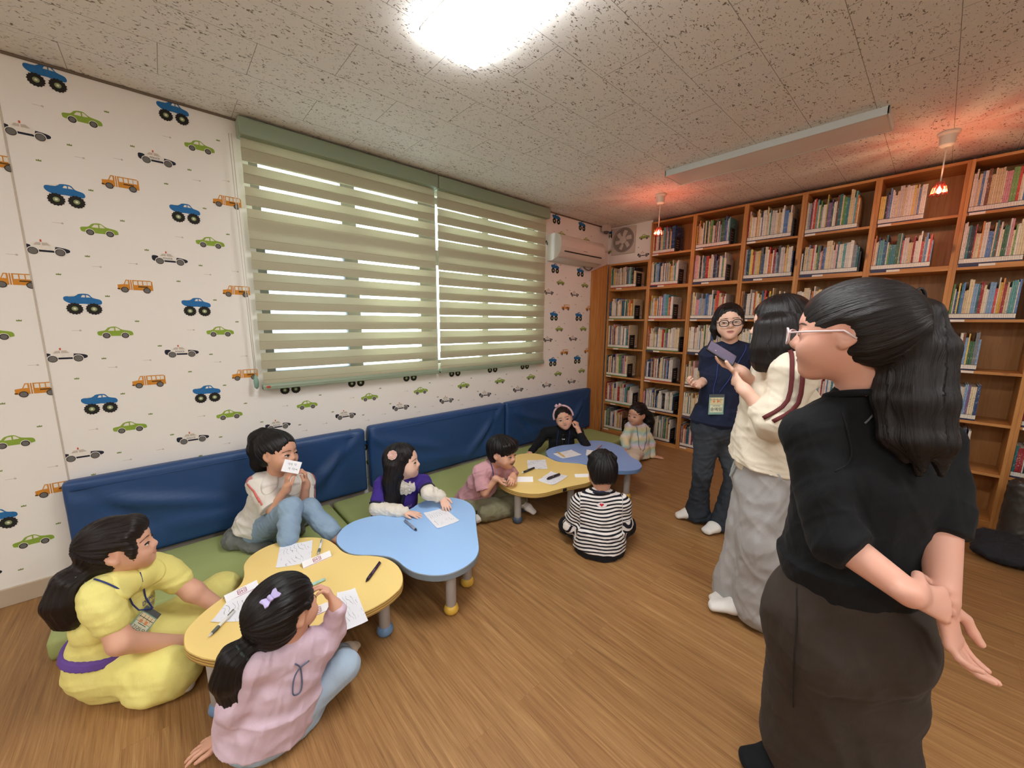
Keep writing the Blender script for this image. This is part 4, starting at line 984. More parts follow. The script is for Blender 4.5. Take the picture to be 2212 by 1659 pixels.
    # ---- face features, laid on the head surface
    def patch(s, d, poly, off, rings=(.0, .5, 1.0)):
        P = np.array(poly); c = P.mean(0); n = len(P); pts = [c] + [c + (p - c) * r for r in rings[1:] for p in P]
        o = np.array([s.hp(.75, a, b) for a, b in pts]); h = d.cast(o, np.tile(-s.f, (len(o), 1)), 50, .6 * s.H / .22 + .2); h = h + s.f * off * s.H / .22
        fs = [(0, 1 + i, 1 + (i + 1) % n) for i in range(n)]
        q = [(1 + (r - 1) * n + i, 1 + r * n + i, 1 + r * n + (i + 1) % n, 1 + (r - 1) * n + (i + 1) % n) for r in range(1, len(rings) - 1) for i in range(n)]
        return [tuple(p) for p in h], fs + q
    def feats(s, d, parts, name, mats, parent):
        b = MB()
        for poly, off, mi in parts: v, f = s.patch(d, poly, off); b.add(v, f, mi)
        o = b.build(name, mats, None, smooth=True, origin=tuple(s.root.location)); o.parent = parent; o.location = (0, 0, 0)
        return o
    def face(s, d, body, open_=.9, gaze=(0, 0), mouth='closed', eyes=(1, -1), brow=0.0, tilt=.02):
        E = s.ey - .004; k = open_ * (1.0 if s.adult else 1.18); gx, gy = gaze
        for q in eyes:
            cx = q * .150; w = .070 if s.adult else .074; hh = .030 * k
            al = [(cx + w * math.cos(t), E + tilt * math.cos(t) * q * .5 + hh * math.sin(t) * (1.0 if math.sin(t) > 0 else .75)) for t in np.linspace(0, 2 * np.pi, 16, endpoint=False)]
            ir = [(cx + gx * .03 + .034 * math.cos(t), E + .002 + gy * .02 + min(.036 * math.sin(t), hh * .9) if math.sin(t) > 0 else E + .002 + gy * .02 + max(.036 * math.sin(t), -hh * .72)) for t in np.linspace(0, 2 * np.pi, 14, endpoint=False)]
            T = np.linspace(.05, np.pi - .05, 10); lid = [(cx + w * 1.06 * math.cos(t), E + tilt * math.cos(t) * q * .5 + hh * 1.05 * math.sin(t)) for t in T]; lid2 = [(a, b + .009) for a, b in lid[::-1]]
            s.feats(d, [(al, .0009, 0), (ir, .0016, 1), (lid + lid2, .0022, 2)], 'eye', [M_EYEW, M_IRIS, M_LASH], body)
            X = np.linspace(-1, 1, 8); br = [(cx + .095 * a, E + .098 + brow + .018 * (1 - a * a) - q * a * .008) for a in X]; br2 = [(a, b + .012 + .004 * math.sin(i)) for i, (a, b) in enumerate(br[::-1])]
            s.feats(d, [(br + br2, .0012, 0)], 'eyebrow', [M_BROW], body)
        T = np.linspace(0, 2 * np.pi, 18, endpoint=False)
        if mouth == 'closed': pr = [([(.088 * math.cos(t), .208 + (.026 if math.sin(t) > 0 else .034) * math.sin(t)) for t in T], .0008, 0), ([(.085 * math.cos(t), .209 + .006 * math.sin(t)) for t in T], .0014, 1)]
        elif mouth == 'talk': pr = [([(.098 * math.cos(t), .205 + (.036 if math.sin(t) > 0 else .046) * math.sin(t)) for t in T], .0008, 0), ([(.07 * math.cos(t), .207 + .014 * math.sin(t)) for t in T], .0014, 1)]
        else: pr = [([(.155 * math.cos(t), .205 + .035 * abs(math.cos(t)) ** 2 + (.030 if math.sin(t) > 0 else .065) * math.sin(t)) for t in T], .0012, 0), ([(.135 * math.cos(t), .200 + .034 * abs(math.cos(t)) ** 2 + .036 * math.sin(t)) for t in T], .0026, 1), ([(.120 * math.cos(t), .212 + .030 * abs(math.cos(t)) ** 2 + .017 * math.sin(t)) for t in T], .0042, 2)]
        s.feats(d, pr, 'mouth', [M_LIP, M_LIPD, M_TEETH], body)
    # ---- hair
    def cap_hair(s, d, face_=(.54, 0, .33, .42, .335, .52), nape=.12, grow=0.0, k=.02):
        H = s.H; d.ell(s.hp(-.065, 0, .615), [(.485 + grow) * H, (.395 + grow) * H, (.425 + grow) * H], s.R, .02)
        d.ell(s.hp(-.20, 0, .40), [.30 * H, .33 * H, .34 * H], s.R, .03)
        f = face_; d.ell(s.hp(*f[:3]), [q * H for q in f[3:]], s.R, k * H / .22, '-')
        if nape is not None: d.cut(s.hp(-.2, 0, nape), -s.u + s.f * .35)
        return d
    def ears_out(s, d):
        for q in (1, -1): d.ell(s.hp(.03, q * .40, .41), [.095 * s.H, .12 * s.H, .125 * s.H], s.R, .02, '-')
        return d
    def hair(s, d, mat, pole, name='hair', amp=.0022, strand=None, parent=None, tails=()):
        V, Q = d.mesh(); pole = nrm(s.f * pole[0] + s.l * pole[1] + s.u * pole[2]); c = s.hp(-.06, 0, .55)
        a = nrm(np.cross(pole, (0.31, .2, .93))); b = np.cross(pole, a); q = V - c; r = np.linalg.norm(q, axis=1) + 1e-9
        az = np.arctan2(q @ b, q @ a); po = np.arccos(np.clip(q @ pole / r, -1, 1)); hc = np.stack([az / (2 * np.pi) * 4, po, 0 * az], 1)
        for pts, off in tails:
            pts = np.array(pts); best = np.full(len(V), 9.0); al = np.zeros(len(V)); an = np.zeros(len(V)); acc = 0
            pts = np.array(spline(pts, 4, closed=False)); u1 = None
            for i in range(len(pts) - 1):
                e = pts[i + 1] - pts[i]; L = np.linalg.norm(e); e = e / (L + 1e-9); w = V - pts[i]; t = np.clip(w @ e, 0, L); dist = np.linalg.norm(w - t[:, None] * e, axis=1)
                u1 = nrm(np.cross(e, (.3, .5, .81))) if u1 is None else nrm(u1 - e * (u1 @ e)); u2 = np.cross(e, u1); m = dist < best; best = np.where(m, dist, best); al = np.where(m, acc + t, al); an = np.where(m, np.arctan2(w @ u2, w @ u1), an); acc += L
            m = best < off; hc[m, 0] = an[m] / (2 * np.pi) * 2.2 + 7; hc[m, 1] = al[m] * 9
        N = vnormals(V, Q); x = hc[:, 0]; ph = hc[:, 1]
        g = np.sin(x * 46 + 1.2 * np.sin(ph * 2.1)) * .5 + np.sin(x * 91 + 2 * np.sin(ph * 3 + x * 3)) * .35 + np.sin(x * 23 + ph) * .5
        V = V + N * (amp * g)[:, None]
        return mesh_obj(name, V, Q, mat, parent or s.root, s.root, None, {'hc': hc})
    # ---- curves resting on a surface
    def on(s, d, P, out, lift=.003, st=.14):
        """push points P to the outside of d along direction(s) out"""
        P = np.atleast_2d(np.asarray(P, float)); o = np.asarray(out, float); o = np.tile(o, (len(P), 1)) if o.ndim == 1 else o
        h = d.cast(P + o * st, -o, 60, st + .3); return h + o * lift
    def tube(s, name, pts, r, mat, parent=None, n=8, closed=False):
        b = MB(); b.tube(pts, r, n, closed=closed); o = b.build(name, mat, None, smooth=True, origin=tuple(s.root.location)); o.parent = parent or s.root; o.location = (0, 0, 0); return o
    def mb(s, b, name, mat, parent=None, **kw):
        o = b.build(name, mat, None, origin=tuple(s.root.location), **kw); o.parent = parent or s.root; o.location = (0, 0, 0); return o
M_STRAP = plain('blue_lanyard', '2b3a78', .6); M_TAG = plain('tag_card', 'cfd8bd', .5); M_TAGT = plain('tag_teal', '7fa596', .5); M_TAGD = plain('tag_dark', '2c3a3a', .5)
def name_tag(fig, strap, c, right, down, nrmv, name=None, w=.085, h=.115, back=False):
    """badge hanging at c (top centre) with printed face"""
    r_, d_, n_ = nrm(right), nrm(down), nrm(nrmv); c = np.array(c, float); b = MB()
    def quad(u0, v0, u1, v1, e, mi, th=.0015):
        q = [c + r_ * u + d_ * v + n_ * e for u, v in ((u0, v0), (u1, v0), (u1, v1), (u0, v1))]; qq = [p - n_ * th for p in q]
        b.add(q + qq, [(0, 1, 2, 3), (7, 6, 5, 4), (0, 4, 5, 1), (1, 5, 6, 2), (2, 6, 7, 3), (3, 7, 4, 0)], mi)
    quad(-w / 2, 0, w / 2, h, 0, 1 if not back else 2)
    if not back:
        quad(-w / 2, 0, w / 2, .018, .0012, 2); quad(-w / 2, h - .010, w / 2, h, .0008, 1); quad(-w * .44, .022, w * .44, h * .5, .0008, 3)
        for i in range(4): quad(-w * .40 + i * w * .22, .024, -w * .40 + i * w * .22 + .0012, h * .42, .0014, 4)
        quad(-w * .44, .034, w * .44, .0355, .0014, 4); quad(-w * .25, .042, -w * .10, .052, .0016, 5); quad(w * .05, .040, w * .2, .052, .0016, 5)
        quad(-w * .42, h * .52, w * .42, h * .89, .0012, 0); quad(-w * .25, h * .555, w * .25, h * .575, .0016, 4)
    if name:
        v, f = text_mesh(name, h * .205); b.add([c + r_ * x + d_ * (h * .75 - y) + n_ * .0022 for x, y, _ in v], f, 4)
    return fig.mb(b, 'name_tag', [plain('tag_cream', 'd9dcc0', .5), M_TAGT, plain('tag_clip_grey', '4d5153', .5), plain('tag_peach', 'd8c9a0', .5), M_TAGD, plain('tag_orange', 'd08a5a', .5)], strap)
# ------------------------------------------------------------------ joints (pixel x, pixel y, horizontal distance from the lens) -> metres
SPEC = dict(
 yellow=dict(pel=(238, 1420, 2.09), che=(247, 1330, 2.08), nb=(265, 1245, 2.06), hd=(248, 1175, 2.06), shR=(208, 1285, 1.98), shL=(335, 1222, 2.12), elR=(262, 1388, 1.90), wrR=(388, 1388, 1.95), elL=(418, 1278, 2.06), wrL=(470, 1308, 2.03), hipR=(252, 1445, 2.02), hipL=(270, 1412, 2.14), knR=(385, 1448, 1.84), knL=(480, 1275, 2.22), anR=(330, 1480, 1.88), anL=(400, 1400, 2.05)),
 pink=dict(pel=(592, 1525, 1.40), che=(612, 1455, 1.39), nb=(636, 1388, 1.37), hd=(607, 1313, 1.37), shL=(545, 1432, 1.34), shR=(688, 1396, 1.41), elR=(722, 1362, 1.433), wrR=(727, 1312, 1.40), elL=(506, 1525, 1.34), wrL=(494, 1585, 1.44), hipR=(640, 1530, 1.42), hipL=(552, 1540, 1.40), knR=(742, 1440, 1.43), anR=(738, 1412, 1.58), knL=(520, 1480, 1.66), anL=(640, 1410, 1.70)),
 white=dict(pel=(572, 1128, 2.68), che=(592, 1080, 2.66), nb=(600, 1033, 2.62), hd=(597, 970, 2.58), shR=(560, 1047, 2.60), shL=(655, 1042, 2.66), elR=(590, 1100, 2.47), wrR=(620, 1054, 2.42), elL=(655, 1092, 2.52), wrL=(661, 1046, 2.47), hipR=(573, 1142, 2.60), hipL=(605, 1132, 2.68), knR=(628, 1098, 2.35), anR=(622, 1170, 2.22), knL=(668, 1100, 2.42), anL=(722, 1155, 2.28)),
 purple=dict(pel=(850, 1118, 2.56), che=(860, 1080, 2.52), nb=(873, 1036, 2.48), hd=(866, 992, 2.47), shR=(826, 1047, 2.47), shL=(914, 1043, 2.52), elR=(815, 1098, 2.38), wrR=(872, 1105, 2.29), elL=(926, 1064, 2.36), wrL=(953, 1073, 2.36)),
 boy=dict(pel=(1020, 1082, 2.82), che=(1042, 1045, 2.78), nb=(1066, 1003, 2.72), hd=(1083, 972, 2.68), shR=(1036, 1020, 2.68), shL=(1092, 1012, 2.80), elR=(1047, 1064, 2.62), wrR=(1072, 1034, 2.60), elL=(1112, 1035, 2.75), wrL=(1108, 1026, 2.66), hipR=(1018, 1090, 2.74), hipL=(1035, 1080, 2.88), knR=(1096, 1096, 2.74), knL=(1100, 1075, 2.86), anR=(1048, 1110, 2.62), anL=(1125, 1082, 2.75)),
 striped=dict(pel=(1295, 1162, 2.34), che=(1297, 1115, 2.36), nb=(1299, 1062, 2.38), hd=(1301, 1015, 2.41), shL=(1254, 1085, 2.36), shR=(1344, 1090, 2.38), elL=(1232, 1135, 2.37), wrL=(1264, 1128, 2.50), elR=(1350, 1130, 2.38), wrR=(1325, 1126, 2.50), hipL=(1268, 1160, 2.36), hipR=(1320, 1160, 2.36), knL=(1226, 1134, 2.50), knR=(1354, 1136, 2.52), anL=(1310, 1112, 2.68), anR=(1262, 1114, 2.66)),
 headband=dict(pel=(1210, 985, 3.84), che=(1213, 955, 3.84), nb=(1217, 925, 3.82), hd=(1217, 899, 3.78), shR=(1179, 934, 3.80), shL=(1250, 935, 3.84), elL=(1266, 963, 3.66), wrL=(1249, 928, 3.72), elR=(1162, 958, 3.78), wrR=(1148, 975, 3.68)),
 pastel=dict(pel=(1373, 972, 4.22), che=(1378, 945, 4.24), nb=(1380, 919, 4.24), hd=(1378, 891, 4.20), shR=(1362, 924, 4.20), shL=(1395, 926, 4.28), elL=(1405, 958, 4.30), wrL=(1408, 986, 4.28), elR=(1350, 947, 4.10), wrR=(1352, 966, 3.98), hipR=(1366, 978, 4.16), hipL=(1382, 976, 4.24), knR=(1345, 985, 3.85), knL=(1370, 990, 3.92), anR=(1330, 1000, 3.70), anL=(1350, 1010, 3.70)),
 navy=dict(pel=(1548, 912, 2.98), che=(1563, 815, 2.99), nb=(1578, 744, 2.98), hd=(1574, 690, 2.95), shR=(1533, 767, 2.95), shL=(1630, 765, 3.06), elR=(1528, 818, 2.98), wrR=(1510, 829, 2.84), elL=(1655, 830, 3.14), wrL=(1640, 880, 3.02), hipR=(1530, 925, 2.95), hipL=(1572, 922, 3.02), knR=(1517, 1022, 2.93), knL=(1585, 1030, 2.98), anR=(1507, 1103, 3.0), anL=(1562, 1128, 2.95)),
 jacket=dict(pel=(1658, 1010, 2.14), che=(1680, 875, 2.14), nb=(1702, 772, 2.12), hd=(1688, 692, 2.10), shL=(1718, 805, 1.98), shR=(1668, 795, 2.26), elL=(1672, 915, 1.92), wrL=(1608, 842, 1.96), elR=(1665, 872, 2.24), wrR=(1601, 803, 2.05), hipL=(1668, 1020, 2.06), hipR=(1648, 1015, 2.20), knL=(1650, 1170, 2.05), knR=(1625, 1150, 2.18), anL=(1640, 1310, 2.08), anR=(1590, 1285, 2.20)),
 black=dict(pel=(1828, 1300, 1.288), che=(1872, 1040, 1.277), nb=(1866, 845, 1.254), hd=(1842, 705, 1.220), shL=(1745, 938, 1.198), shR=(2004, 950, 1.356), elL=(1802, 1162, 1.130), wrL=(1966, 1283, 1.079), elR=(2030, 1100, 1.311), wrR=(2036, 1292, 1.192), hipL=(1760, 1330, 1.266), hipR=(1890, 1330, 1.356), knL=(1735, 1600, 1.356), knR=(1870, 1600, 1.379), anL=(1668, 1700, 1.424), anR=(1838, 1850, 1.379)),
)
def joints(k): return {a: atd(*v) for a, v in SPEC[k].items()}
# ------------------------------------------------------------------ figures
def ribbon(fig, name, d, pts, out, w, mat, parent, lift=.0022, n=4):
    """flat band of width w following pts, lying on surface d"""
    P = np.array(spline(pts, n, closed=False)); out = nrm(out) if np.ndim(out) == 1 else out
    o = np.tile(out, (len(P), 1)) if np.ndim(out) == 1 else np.array(spline(out, n, closed=False))
    T = np.gradient(P, axis=0); S = np.cross(T, o); S /= np.linalg.norm(S, axis=1, keepdims=True)
    rows = [fig.on(d, P + S * (w * q), o, lift) for q in (-.5, 0, .5)]
    m = len(P); b = MB(); b.add(rows[0].tolist() + rows[1].tolist() + rows[2].tolist(), [(r * m + i, r * m + i + 1, (r + 1) * m + i + 1, (r + 1) * m + i) for r in range(2) for i in range(m - 1)])
    o_ = fig.mb(b, name, mat, parent, smooth=True); md = o_.modifiers.new('thick', 'SOLIDIFY'); md.thickness = .0015; md.offset = 0; return o_
def lanyard(fig, d, tagc, front, w=.0022, nb=None, mat=None, half=.055):
    """cord from behind the neck down both sides to the badge"""
    J = fig.J; nb = J['nb'] if nb is None else nb; lat = fig.lat; f = nrm(front); z = fig.size if not fig.adult else 1
    obs = None
    pts = []
    for q in (1, -1):
        side = [nb + lat * q * half * .9 + fig.spine * .01 - f * .01, nb + lat * q * half + f * .05 * z - fig.spine * .03, (nb * .45 + tagc * .55) + lat * q * half * .62, tagc + lat * q * .016]
        S = np.array(spline(side, 5, closed=False)); S[3:-1] = fig.on(d, S[3:-1], f, .003); pts.append(S)
    back = fig.on(d, [nb - f * .03 + fig.spine * .0 + lat * half * a for a in (.8, 0, -.8)], -f, .003)
    path = list(pts[0][::-1]) + list(back) + list(pts[1])
    return fig.tube('lanyard', path, w, mat or M_STRAP)
RES = .0042
def finish_body(fig, d, mat): return sdf_obj('body', d, mat, fig.root, fig.root)

# ---- girl in the yellow dress -------------------------------------------------
J = joints('yellow')
P = Fig('seated girl in yellow dress with purple sash and dark side ponytail, at left edge', J, (.16, .96, .12), H=.225, size=.70)
d = SDF(RES); P.head(d); P.torso(d, -.006); P.arm(d, 'R', .004, r=(.052, .046, .032)); P.arm(d, 'L', .004, r=(.052, .046, .032))
hR = nrm((J['wrR'] - J['elR']) + np.array([0, .08, 0])); P.hand(d, 'R', hR, (0, .1, -1), curl=.55); P.hand(d, 'L', nrm(J['wrL'] - J['elL'] + np.array([0, .05, -.02])), (0.2, 0, -1), curl=.5)
for q in 'RL': P.leg(d, q, -.006)
HD = SDF(.01); P.head(HD)
body = finish_body(P, d, SK1); P.face(HD, body, .85, gaze=(.2, .4), tilt=.03)
c = SDF(.0045); P.torso(c, .014, w=1.08)
yl = cloth('lemon_yellow_cotton', 'e8dd80', .05, col2='f0e898')
for q in 'RL':
    a, b = J['sh' + q], J['el' + q]; m = a + (b - a) * .50
    c.ell((a + m) / 2, [.066, .064, .075], np.array([nrm(np.cross(nrm(m - a), (0, 0, 1))), np.cross(nrm(np.cross(nrm(m - a), (0, 0, 1))), nrm(m - a)), nrm(m - a)]), .02); c.cap(m, m + (b - a) * .06, .056, .054, .012)
wst = (J['pel'] * .58 + J['che'] * .42)
kR, kL = J['knR'], J['knL']; lap = (kR + kL) / 2
c.tub(wst, J['pel'], P.lat, (.126, .104), (.135, .118), .03); c.cap(J['hipR'], kR, .092, .078, .05); c.cap(J['hipL'], kL, .11, .085, .05)
c.cap(J['pel'] + np.array([.05, .10, -.06]), kR + np.array([-.03, -.04, -.03]), .08, .065, .06); c.cap((J['pel'] + lap) / 2, lap - P.front * .03 - np.array([0, 0, .02]), .08, .065, .07)
c.ell(J['pel'] + np.array([.03, .04, -.09]), [.10, .10, .045], None, .05); c.ell(kR + np.array([-.03, -.05, -.045]), [.08, .11, .045], None, .04)
c.cut((0, 0, .004), (0, 0, -1))
dress = sdf_obj('dress', c, yl, P.root, P.root, .0045, 3, .14)
for q in (1, -1):
    cs = SDF(.004); cs.ops = list(c.ops); cs.grow(.006); cs.only(J['nb'] + P.lat * q * .046 + P.front * .008 - P.spine * .004, [.074, .104, .062], np.array([P.lat, P.front, P.spine])); sdf_obj('collar', cs, yl, dress, P.root, .001, 4)

sa = SDF(.004); sa.tub(wst - P.spine * .012, wst + P.spine * .016, P.lat, (.150, .130), (.146, .126), .01, rc=.004); sdf_obj('sash', sa, cloth('purple_sash', '6b4f9e'), dress, P.root, .0004, 5)
tc = atd(333, 1317, 1.995); tcm = nrm(CAM - tc); sp2 = lambda L: P.on(c, np.array(spline([atd(x, y, 2.0) for x, y in L], 5, closed=False)), tcm, .004)
ly = P.tube('lanyard', list(sp2([(192, 1247), (235, 1262), (273, 1283), (287, 1306)])) + [atd(300, 1318, 1.985), atd(328, 1315, 1.99), atd(330, 1314, 1.99)] + list(sp2([(314, 1290), (309, 1262), (302, 1236)])), .0028, M_STRAP)
rg = atd(347, 1326, 1.985) - atd(320, 1309, 1.995); dw = atd(306, 1358, 1.965) - tc; name_tag(P, ly, tc, rg, dw - nrm(rg) * (dw @ nrm(rg)) * .6, np.cross(dw, rg) if np.cross(dw, rg) @ tcm > 0 else np.cross(rg, dw), '김라온', .068, .098)
v, f = text_mesh('DEMO\n1208', .026); b = MB(); o0 = J['che'] + P.lat * .055 + P.spine * .045; cc = P.on(c, [o0 + (P.lat) * x + P.spine * y for x, y, _ in v], P.front, .003); b.add(cc.tolist(), f); P.mb(b, 'blue_lettering', plain('embroidery_blue', '46559a', .7), dress)
h = SDF(.004); P.cap_hair(h, (.56, 0, .30, .42, .335, .45), .10); 
h.ell(P.hp(.26, .02, .76), [.17 * P.H, .29 * P.H, .20 * P.H], P.R, .02)
for q in (1, -1): h.chain([P.hp(.18, q * .30, .70), P.hp(.22, q * .315, .45), P.hp(.21, q * .29, .28)], [.016, .013, .006], .02)
kn = P.hp(-.42, -.16, .30); pts = [kn, P.hp(-.60, -.22, .22), P.hp(-.70, -.26, -.04), P.hp(-.68, -.26, -.32), P.hp(-.62, -.24, -.48)]; h.chain(pts, [.028, .046, .056, .050, .020], .03)
P.ears_out(h); P.hair(h, HAIR_B, (-.8, -.3, .35), tails=[(pts, .075)])
tb = MB(); e = nrm(pts[1] - pts[0]); u1 = nrm(np.cross(e, (0, 0, 1))); u2 = np.cross(e, u1); tb.tube([pts[0] + e * .02 + .038 * (math.cos(t) * u1 + math.sin(t) * u2) for t in np.linspace(0, 2 * np.pi, 16, endpoint=False)], .006, 8, closed=True); P.mb(tb, 'hair_tie', plain('grey_green_tie', '8f9a8c', .6), smooth=True)
k = SDF(.004); k.chain([kR + np.array([.02, -.04, -.05]), kR + np.array([.03, .02, -.055])], [.03, .026], .01); k.cut((0, 0, .004), (0, 0, -1)); sdf_obj('sock', k, cloth('off_white_sock', 'c9c4b8'), P.root, P.root)

# ---- girl in the pink sweater, back to the lens ---------------------------------
J = joints('pink')
P = Fig('girl in pale pink sweater with low ponytail, back turned, elbow on near yellow table', J, (-.42, .88, .06), H=.225, size=.68)
d = SDF(.0036); P.head(d); P.torso(d, -.006); P.arm(d, 'R'); P.arm(d, 'L')
P.hand(d, 'R', nrm(P.hp(.58, -.10, .36) - J['wrR'] + np.array([0, 0, .05])), nrm(P.hp(.2, 0, .2) - J['wrR']), curl=.75, spread=.14, L=.14)
P.hand(d, 'L', nrm((-.35, -.72, -.25)), (.1, 0, -1), curl=.16, spread=.30, thumb=.1, L=.135)
for q in 'RL': P.leg(d, q, -.004)
HD = SDF(.01); P.head(HD); body = finish_body(P, d, SK1); P.face(HD, body, .9, gaze=(-.3, .1))
pk = cloth('pale_pink_cotton', 'd2bacb', .05, col2='dcc7d6')
c = SDF(.0042); P.torso(c, .020, w=1.12); hm = J['pel'] - P.spine * .06
c.tub(J['pel'] + P.spine * .05, hm, P.lat, (.145, .115), (.165, .125), .03, rc=.01)
P.arm(c, 'R', .014, to=.86); P.arm(c, 'L', .018, to=.90)
c.cap(J['elL'] + (J['wrL'] - J['elL']) * .3, J['elL'] + (J['wrL'] - J['elL']) * .86, .046, .040, .02)
c.cap(J['shR'] * .6 + J['che'] * .4, J['elR'] * .5 + J['shR'] * .5 - np.array([0, 0, .03]), .055, .04, .03)
top = sdf_obj('sweater', c, pk, P.root, P.root, .0055, 8, .13)
j = SDF(.0045); P.leg(j, 'R', .012); P.leg(j, 'L', .012); j.tub(J['pel'], J['pel'] - P.spine * .06, P.lat, (.135, .11), (.14, .115), .03); j.cap(J['pel'] - np.array([0, 0, .03]), J['hipR'] - np.array([0, 0, .02]), .10, .085, .03); j.cut((0, 0, .004), (0, 0, -1))
dn = cloth('pale_blue_denim', '9fb6cc', .10, 1200, col2='b3c6d8'); sdf_obj('jeans', j, dn, P.root, P.root, .004, 9)
k = SDF(.004); toe = J['anR'] + np.array([-.06, .03, -.01]) ; P.foot(k, 'R', atd(766, 1394, 1.66), .004); k.cut((0, 0, .004), (0, 0, -1)); sdf_obj('sock', k, cloth('cream_sock', 'd8cfbd'), P.root, P.root)
# lanyard end loop on the back of the neck
bk = -P.front; t0 = J['nb'] - P.spine * .03; L = [t0 + P.lat * -.028 + P.spine * .012, t0 - P.spine * .005, t0 - P.spine * .035 + P.lat * .014, t0 - P.spine * .075 + P.lat * .012, t0 - P.spine * .085, t0 - P.spine * .075 - P.lat * .016, t0 - P.spine * .035 - P.lat * .012, t0 - P.spine * .002, t0 + P.spine * .014 + P.lat * .02]
ly = P.tube('lanyard', P.on(c, np.array(spline(L, 4, closed=False)), bk, .004), .0023, plain('grey_blue_cord', '56637d', .6))
h = SDF(.004); P.cap_hair(h, (.60, 0, .30, .38, .33, .48), .13, .01); kn = P.hp(-.52, .10, .28)
pts = [kn, P.hp(-.66, .16, .22), P.hp(-.74, .20, -.02), P.hp(-.70, .22, -.30), P.hp(-.58, .24, -.56), P.hp(-.52, .12, -.62)]; h.chain(pts, [.026, .040, .044, .040, .024, .006], .025)
h.chain([P.hp(.12, -.37, .62), P.hp(.10, -.38, .42), P.hp(.08, -.36, .22)], [.010, .008, .003], .012)
P.ears_out(h); P.hair(h, HAIR, (-.9, .15, .1), tails=[(pts, .06)])
tb = MB(); e = nrm(pts[1] - pts[0]); u1 = nrm(np.cross(e, (0, 0, 1))); u2 = np.cross(e, u1); tb.tube([pts[0] + e * .012 + .033 * (math.cos(t) * u1 + math.sin(t) * u2) for t in np.linspace(0, 2 * np.pi, 16, endpoint=False)], .006, 8, closed=True); P.mb(tb, 'hair_tie', plain('dark_green_tie', '2c3a34', .6), smooth=True)
b = MB(); cc = P.on(h, [P.hp(-.20, -.10, .8)], nrm(P.u * .75 - P.l * .45 - P.f * .35), .006)[0]; ou = nrm(P.u * .75 - P.l * .45 - P.f * .35); a1 = nrm(np.cross(ou, P.f)); a2 = np.cross(ou, a1)
for q in (1, -1):
    pl = [(0, .006), (.020, .017), (.030, .015), (.026, 0), (.030, -.015), (.020, -.017), (0, -.006)]; b.add([cc + a2 * x * q * .9 + a1 * y * .9 + ou * (.004 + .006 * (x > .01)) for x, y in pl] + [cc + a2 * x * q * .9 + a1 * y * .9 for x, y in pl], [tuple(range(7)), tuple(range(7, 14))[::-1]] + [(i, (i + 1) % 7, 7 + (i + 1) % 7, 7 + i) for i in range(7)])
b.tube([cc - a1 * .010 + ou * .007, cc + a1 * .010 + ou * .007], .006, 8); P.mb(b, 'bow_clip', plain('lavender_clip', 'b3a8d6', .4), bevel=.0015)

# ---- girl in the white shirt on the bench -----------------------------------------
J = joints('white')
P = Fig('girl in white collared shirt and blue jeans on the bench, hiding her mouth', J, (.66, .52, .02), up=(-.05, .05, 1), H=.235, size=.74, base=(.40, .40, .10))
d = SDF(.0036); P.head(d); P.torso(d, -.006); P.arm(d, 'R'); P.arm(d, 'L')
cardc = atd(630, 1008, 2.39)
P.hand(d, 'R', nrm((.10, .05, .9)), nrm((-.1, .9, 0.1)), curl=.95, spread=.02, thumb=.6, L=.135); P.hand(d, 'L', nrm((.02, .0, .95)), nrm((-.2, -.9, .1)), curl=.85, spread=.02, thumb=.6, L=.135)
for q in 'RL': P.leg(d, q, -.004)
P.foot(d, 'L', J['anL'] + nrm((.6, .35, -.45)) * .14)
HD = SDF(.01); P.head(HD); body = finish_body(P, d, SK3); P.face(HD, body, .85, gaze=(.4, .1))
wh = cloth('white_cotton', 'd8d3cb', .04, col2='e6e2da')
c = SDF(.0042); P.torso(c, .020, w=1.05); c.tub(J['pel'] + P.spine * .04, J['pel'] - P.spine * .03, P.lat, (.155, .12), (.165, .13), .03, rc=.01)
for q in 'RL': c.cap(J['sh' + q], J['sh' + q] * .5 + J['el' + q] * .5, .062, .060, .03); c.sleeve(J['sh' + q] * .6 + J['el' + q] * .4, J['el' + q] * .95 + J['sh' + q] * .05, .060, .066)
sh = sdf_obj('shirt', c, wh, P.root, P.root, .006, 14, .12)
for q in (1, -1):
    cs = SDF(.004); cs.ops = list(c.ops); cs.grow(.008); cs.only(J['nb'] + P.lat * q * .048 + P.front * .03 - P.spine * .008, [.046, .118, .070], np.array([nrm(P.lat - P.front * .35 * q), nrm(P.front + P.lat * .35 * q), P.spine])); sdf_obj('collar', cs, wh, sh, P.root, .001, 4)

pr = plain('coral_stripe', 'd9756f', .7)
for q, oo in (('R', -P.lat), ('L', P.lat)):
    for k in (-.010, .012): ribbon(P, 'sleeve_stripe', c, [J['nb'] * .35 + J['sh' + q] * .65 + P.front * k, J['sh' + q] + P.front * k - P.spine * .01, J['sh' + q] * .5 + J['el' + q] * .5 + P.front * k, J['el' + q] * .93 + J['sh' + q] * .07 + P.front * k], nrm(oo * .9 + P.spine * .45), .009, pr, sh)
j = SDF(.0042)
for q in 'RL': P.leg(j, q, .012, to=.90); j.cap(J['an' + q] * .5 + J['kn' + q] * .5, J['an' + q] * .90 + J['kn' + q] * .10, .055, .050, .02)
j.tub(J['pel'] + P.spine * .01, J['pel'] - P.spine * .05, P.lat, (.14, .115), (.145, .12), .03); j.cut((0, 0, .104), (0, 0, -1), np.array([-1, -1, 0]), np.array([.66, 3, .3]))
sdf_obj('jeans', j, cloth('washed_blue_denim', '7f9ab5', .16, 1200, col2='a5bccf'), P.root, P.root, .0045, 15)
